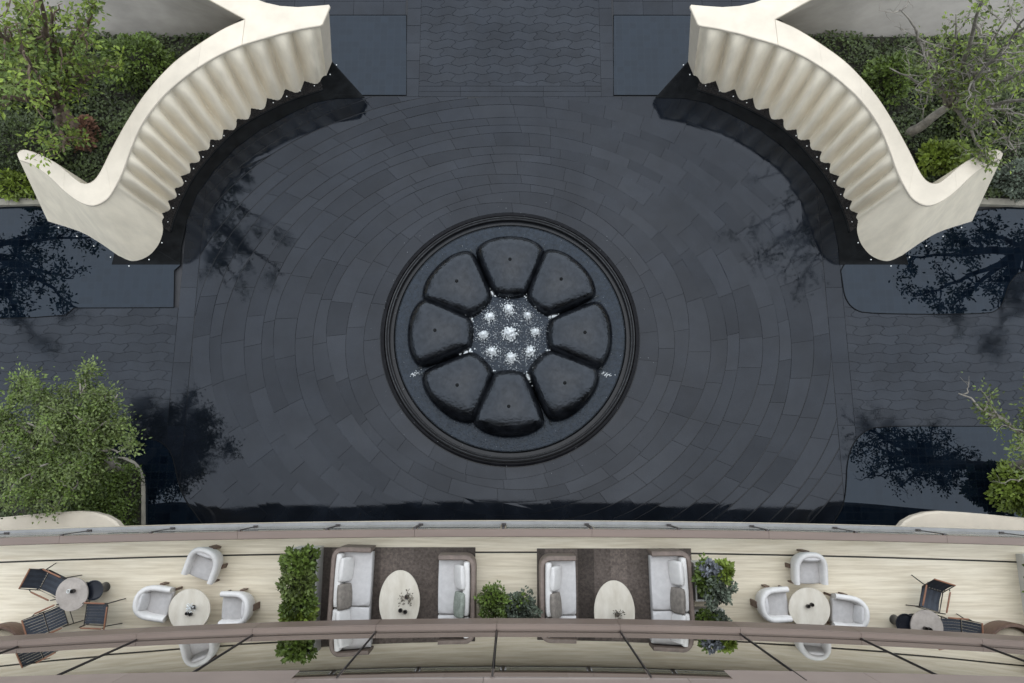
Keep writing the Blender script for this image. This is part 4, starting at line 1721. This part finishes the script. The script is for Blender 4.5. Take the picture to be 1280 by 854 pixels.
def pedestal_table(name, px, py, rx, ry, h, top, label, cat='table', thick=0.045, group=None, base_m=None):
    c = P(px, py, TZ + h)
    on_rug = name == 'coffee_table'
    root = empty(name, (c.x, c.y, RZ if on_rug else TZ), 0, label, cat, group)
    mb = MB()
    mb.lathe([(0, h - thick), (0.96, h - thick), (0.99, h - thick + 0.01), (1, h - 0.015), (0.985, h), (0.6, h), (0, h)], (0, 0, 0), 48, rx, ry)
    mb.build('table_top', top, root, smooth=True, angle=40)
    mb = MB()
    mb.lathe([(0, 0), (0.5, 0), (0.48, 0.03), (0.32, 0.06), (0.28, h - thick), (0, h - thick)], (0, 0, 0), 24, rx, ry)
    mb.build('pedestal', base_m or top, root, smooth=True, angle=40)
    return root, c


s57 = 14.5 / F_PX
t1, c1 = pedestal_table('coffee_table', 499.5, 752, 24 * s57 * 1.02, 36 * s57, 0.40, M['stone_top'], 'oval cream stone coffee table with dried flowers and two cups', group='oval coffee tables')
t2, c2 = pedestal_table('coffee_table', 768, 765, 24 * s57 * 1.02, 36 * s57, 0.40, M['stone_top'], 'oval cream stone coffee table with one dried sprig at its edge', group='oval coffee tables')
t3, c3 = pedestal_table('round_table', 236.5, 763, 25 * s57, 24.5 * s57, 0.45, M['stone_top'], 'round cream stone table with a white flower and dark cups', group='round stone tables')
t4, c4 = pedestal_table('round_table', 1012, 761, 24.8 * s57, 24 * s57, 0.45, M['stone_top'], 'round cream stone table with dark cups only', group='round stone tables')
t5, c5 = pedestal_table('side_table', 89.5, 743, 19.3 * s57, 19.3 * s57, 0.50, M['stone_grey'], 'round grey stone table among three navy sling chairs', group='grey side tables', base_m=M['metal_black'])
t6, c6 = pedestal_table('side_table', 1159, 784, 19.3 * s57, 19.3 * s57, 0.50, M['stone_grey'], 'round grey stone table beside a single navy sling chair', group='grey side tables', base_m=M['metal_black'])


def stool(px, py, label):
    c = P(px, py, TZ + 0.42)
    root = empty('stool', (c.x, c.y, TZ), 0, label, 'stool', 'black drum stools')
    mb = MB()
    mb.lathe([(0.0, 0.0), (0.10, 0.0), (0.09, 0.05), (0.09, 0.2), (0.15, 0.36), (0.185, 0.40)], n=28)
    mb.build('pedestal', M['stool'], root, smooth=True)
    mb = MB()
    mb.lathe([(0.185, 0.40), (0.198, 0.41), (0.198, 0.425), (0.18, 0.425), (0.165, 0.40), (0.08, 0.395), (0, 0.395)], n=28)
    mb.build('dished_top', M['stool'], root, smooth=True, angle=40)


stool(117, 738, 'black round drum stool tucked against the grey table with three chairs')
stool(1132, 780, 'black round drum stool tucked against the grey table with one sling chair')


def sling_chair(px, py, rz, label):
    c = P(px, py, TZ + 0.42)
    root = empty('sling_chair', (c.x, c.y, TZ), R(rz), label, 'chair', 'navy sling chairs')
    root.scale = (0.84, 0.84, 0.9)
    # seat: sagging strip woven front to back
    mb = MB()
    ns = 7
    for k in range(ns):
        mb.tone = (k % 2) * 0.6 + 0.2
        xa, xb = -0.23 + 0.46 * k / ns, -0.23 + 0.46 * (k + 1) / ns
        top = [(y, 0.43 - 0.035 * math.sin(PI * (y + 0.22) / 0.48) + 0.015 * (y + 0.22)) for y in [-0.22 + 0.48 * i / 6 for i in range(7)]]
        mb.grid([[(xa, y, z) for y, z in top], [(xb - 0.006, y, z) for y, z in top]])
        mb.grid([[(xa, y, z - 0.02) for y, z in top], [(xb - 0.006, y, z - 0.02) for y, z in top]])
    mb.build('seat', M['sling'], root, fix=False)
    mb = MB()
    for k in range(ns):
        mb.tone = (k % 2) * 0.6 + 0.2
        xa, xb = -0.23 + 0.46 * k / ns, -0.23 + 0.46 * (k + 1) / ns
        bk = [(-0.22 - 0.21 * t - 0.02 * math.sin(PI * t), 0.44 + 0.36 * t) for t in [i / 6 for i in range(7)]]
        mb.grid([[(xa, y, z) for y, z in bk], [(xb - 0.006, y, z) for y, z in bk]])
        mb.grid([[(xa, y - 0.02, z) for y, z in bk], [(xb - 0.006, y - 0.02, z) for y, z in bk]])
    mb.build('backrest', M['sling'], root, fix=False)
    mb = MB()
    mb.tube([(-0.25, -0.21, 0.43), (0.25, -0.21, 0.43), (0.25, 0.27, 0.44), (-0.25, 0.27, 0.44), (-0.25, -0.21, 0.43)], 0.013, 6)
    mb.build('seat_frame', M['metal_black'], root, smooth=True)
    mb = MB()
    mb.tube([(-0.25, -0.21, 0.43), (-0.245, -0.44, 0.81), (0.245, -0.44, 0.81), (0.25, -0.21, 0.43)], 0.013, 6)
    mb.build('back_frame', M['metal_black'], root, smooth=True)
    mb = MB()
    mb.rbox((0, -0.445, 0.815), (0.255, 0.018, 0.016), 0.012, n=4)
    mb.build('top_rail', M['wood_orange'], root, smooth=True)
    for s in (-1, 1):
        mb = MB()
        mb.tube([(s * 0.27, 0.26, 0.62), (s * 0.275, 0.28, 0.44), (s * 0.29, 0.34, 0.012)], [0.013, 0.014, 0.012], 6)
        mb.build('leg', M['metal_black'], root, smooth=True)
        mb = MB()
        mb.tube([(s * 0.26, -0.26, 0.5), (s * 0.275, -0.33, 0.25), (s * 0.29, -0.40, 0.012)], [0.013, 0.014, 0.012], 6)
        mb.build('leg', M['metal_black'], root, smooth=True)
        mb = MB()
        mb.rbox((s * 0.285, -0.02, 0.63), (0.02, 0.25, 0.014), 0.012, n=4)
        mb.build('armrest', M['wood_orange'], root, smooth=True)
        mb = MB()
        mb.tube([(s * 0.28, -0.28, 0.62), (s * 0.255, -0.34, 0.62)], 0.012, 6)
        mb.build('arm_bracket', M['metal_black'], root, smooth=True)
    mb = MB()
    mb.tube([(-0.285, 0.30, 0.3), (0.285, 0.30, 0.3)], 0.010, 6)
    mb.build('stretcher', M['metal_black'], root, smooth=True)
    return root


sling_chair(64, 730, -113, 'navy sling chair on the drain line side of the grey table with three chairs')
sling_chair(67, 774, -66, 'navy sling chair cut by the header beam, at the grey table with three chairs')
sling_chair(120, 768, 88, 'navy sling chair turned away from the barrel armchairs toward its two mates')
sling_chair(1165, 748, 163, 'lone teak armed navy sling chair set apart from the grey table')
sling_chair(1192, 787, 86, 'navy sling chair pulled up to the grey table beside the round daybed')


# small things on the tables
def cup(px, py, z, label, m=None, s=1.0):
    c = P(px, py, TZ + z + 0.05)
    o = MB()
    o.lathe([(0, 0), (0.026 * s, 0), (0.035 * s, 0.03 * s), (0.032 * s, 0.075 * s), (0.027 * s, 0.075 * s), (0.027 * s, 0.02), (0, 0.018)], n=14)
    b = o.build('cup', m or M['metal_black'], smooth=True, angle=40, loc=(c.x, c.y, TZ + z + 0.001))
    tag(b, label, 'cup', 'small dark cups on the tables')


def sprig(px, py, z, label, n=120, r=0.13, m=None, zt=TZ):
    c = P(px, py, zt + z + 0.1)
    root = empty('dried_flowers', (c.x, c.y, zt + z + 0.001), 0, label, 'flowers', 'sprigs on the tables')
    rg = random.Random(int(px))
    mb = MB()
    mb.lathe([(0, 0), (0.035, 0), (0.05, 0.04), (0.03, 0.09), (0.025, 0.09), (0, 0.02)], n=14)
    mb.build('vase', M['metal_black'], root, smooth=True)
    mb, lf = MB(), MB()
    for k in range(14):
        d = rvec(rg)
        d.z = abs(d.z) * 0.7 + 0.3
        e = Vector((d.x * r, d.y * r, 0.09 + d.z * 0.14))
        mb.tube([(0, 0, 0.05), (e * 0.6)[:], e[:]], [0.004, 0.003, 0.002], 3)
        leaf_cluster(lf, e, n // 14, 0.03, 0.04, rg)
    mb.build('stems', M['wood'], root)
    lf.build('petals', m or M['dried'], root, fix=False)


OR = 0.424          # oval table tops stand on the rugs
sprig(508, 747, OR, 'dark dried flower bunch on the oval table with two cups')
cup(500.5, 763, OR, 'dark cup beside the dried flower bunch', s=1.2)
cup(506.5, 765, OR, 'dark cup at the rim of the oval table with the dried flower bunch', s=1.2)
sprig(772, 769, OR, 'small dried sprig at the edge of the second oval table', 90, 0.10)
sprig(240, 760, 0.45, 'small white flower in a vase on the round cream table', 70, 0.06, M['foam'])
cup(233.5, 767, 0.45, 'dark cup beside the white flower vase')
cup(238, 768, 0.45, 'second dark cup on the table with the white flower vase')
cup(1010, 758, 0.45, 'dark cup on the round cream table without flowers', s=1.1)
cup(1015, 756, 0.45, 'paired dark cup on the round cream table without flowers', s=1.1)
cup(86.5, 739, 0.5, 'pale shiny cup on the grey table with three chairs', M['lamp_white'], 1.2)
cup(91, 739, 0.5, 'dark cup on the grey table with three chairs', s=1.2)
cup(1157, 786, 0.5, 'dark cup on the grey table with one sling chair', s=1.2)
cup(1162, 787, 0.5, 'second dark cup on the grey table with one sling chair', s=1.2)


# planters with plants
def planter_plant(name, px, py, size, h, blobs, label, m=None, rim=True):
    c = P(px, py, TZ + h)
    root = empty(name, (c.x, c.y, TZ), 0, label, 'planter', 'planters on the terrace')
    sx, sy = size
    if rim:
        t = 0.03
        pot = MB()
        for dx, dy, wx, wy in ((0, sy / 2 - t / 2, sx, t), (0, -sy / 2 + t / 2, sx, t), (sx / 2 - t / 2, 0, t, sy - 2 * t), (-sx / 2 + t / 2, 0, t, sy - 2 * t)):
            pot.box((dx, dy, h / 2), (wx, wy, h))
        pot.build('pot', M['planter'], root)
        so = MB()
        so.box((0, 0, h * 0.42), (sx - 2 * t - 0.002, sy - 2 * t - 0.002, h * 0.84))
        so.build('soil', M['soil'], root)
    else:
        pot = MB()
        pot.lathe([(0, 0), (0.16, 0), (0.2, h), (0.18, h), (0.17, h * 0.8), (0, h * 0.8)], n=24)
        pot.build('pot', M['metal_black'], root, smooth=True, angle=40)
    rg = random.Random(int(px * 3 + py))
    for (bx_, by_, bz, rx_, ry_, rz_, n_, l_, lm) in blobs:
        mb = MB()
        foliage_ball(mb, Vector((bx_, by_, bz)), (rx_, ry_, rz_), n_, l_, rg, lump=0.35, seedv=bx_ * 9 + by_ * 4)
        mb.build('foliage', lm, root, fix=False)
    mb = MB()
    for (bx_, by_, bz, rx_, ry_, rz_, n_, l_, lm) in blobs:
        dark_core(mb, (bx_, by_, bz - 0.05), (rx_ * 0.85, ry_ * 0.85, rz_ * 0.85))
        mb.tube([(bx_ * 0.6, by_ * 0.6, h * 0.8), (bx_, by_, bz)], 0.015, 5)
    mb.build('stems', M['soil'], root, smooth=True)  # thin stems and dark cores, their colour giving the shade inside the bushes
    return root


planter_plant('long_planter', 379, 741, (0.52, 1.75), 0.45, [
    (0.0, 0.62, 0.70, 0.29, 0.24, 0.32, 900, 0.10, M['leaf_mid']), (0.0, 0.25, 0.78, 0.30, 0.32, 0.36, 1200, 0.09, M['leaf_olive']),
    (-0.01, -0.1, 0.70, 0.28, 0.30, 0.32, 1100, 0.08, M['leaf_mid']), (0.0, -0.45, 0.64, 0.27, 0.24, 0.28, 900, 0.11, M['leaf_light']), (0.0, -0.7, 0.6, 0.26, 0.2, 0.25, 600, 0.11, M['leaf_mid'])],
    'long white planter of mixed green shrubs beside the first rug')
planter_plant('square_planter', 888, 728, (0.62, 0.74), 0.5, [
    (0.0, 0.0, 0.82, 0.28, 0.36, 0.32, 1400, 0.075, M['leaf_grey']), (-0.2, 0.12, 0.8, 0.15, 0.3, 0.26, 500, 0.10, M['leaf_mid']),
    (-0.14, 0.33, 0.95, 0.17, 0.12, 0.2, 260, 0.08, M['leaf_lilac']), (0.14, 0.26, 0.88, 0.16, 0.17, 0.25, 420, 0.11, M['leaf_light'])],
    'square white planter with a grey green bush and lilac flowers')
planter_plant('low_planter', 888, 783, (0.62, 0.62), 0.4, [
    (-0.12, 0.1, 0.5, 0.22, 0.2, 0.18, 420, 0.08, M['leaf_mid']), (0.13, 0.1, 0.5, 0.2, 0.2, 0.16, 420, 0.07, M['leaf_grey'])],
    'low white planter with small herbs behind the square planter')
planter_plant('potted_bush', 617, 748, (0, 0), 0.4, [(0, 0, 0.75, 0.29, 0.29, 0.30, 1500, 0.062, M['leaf_mid'])], 'dense round potted bush on travertine between the rugs', rim=False)
planter_plant('potted_bush', 649, 762, (0, 0), 0.36, [(0, 0.05, 0.62, 0.33, 0.3, 0.30, 1100, 0.075, M['leaf_grey']), (0.05, 0.22, 0.7, 0.12, 0.12, 0.16, 160, 0.07, M['leaf_mid'])], 'looser grey green potted bush touching the dense round bush', rim=False)
planter_plant('edge_planter', 1302, 770, (0.42, 2.4), 0.22, [(0, y, 0.4, 0.26, 0.3, 0.25, 600, 0.09, M['leaf_mid']) for y in (-0.8, -0.4, 0.0, 0.4, 0.8)], 'narrow hedge planter at the east end of the terrace')


def daybed(px, py, rad, label):
    c = P(px, py, TZ + 0.5)
    root = empty('daybed', (c.x, c.y, TZ), 0, label, 'daybed', 'round daybeds')
    mb = MB()
    mb.lathe([(rad - 0.08, 0.05), (rad, 0.1), (rad + 0.02, 0.45), (rad - 0.01, 0.5), (rad - 0.045, 0.5), (rad - 0.06, 0.45), (rad - 0.09, 0.3)], n=40)
    mb.build('rim', M['wood'], root, smooth=True, angle=50)
    mb = MB()
    mb.lathe([(rad - 0.09, 0.15), (rad - 0.09, 0.3), (rad - 0.13, 0.36), (rad * 0.5, 0.38), (0, 0.385)], n=40)
    mb.build('cushion', M['fabric_tan'], root, smooth=True)


daybed(1272, 822, 0.62, 'round wooden rimmed daybed beside the narrow hedge planter')
daybed(-9, 824, 0.62, 'round wooden rimmed daybed behind the three navy sling chairs')
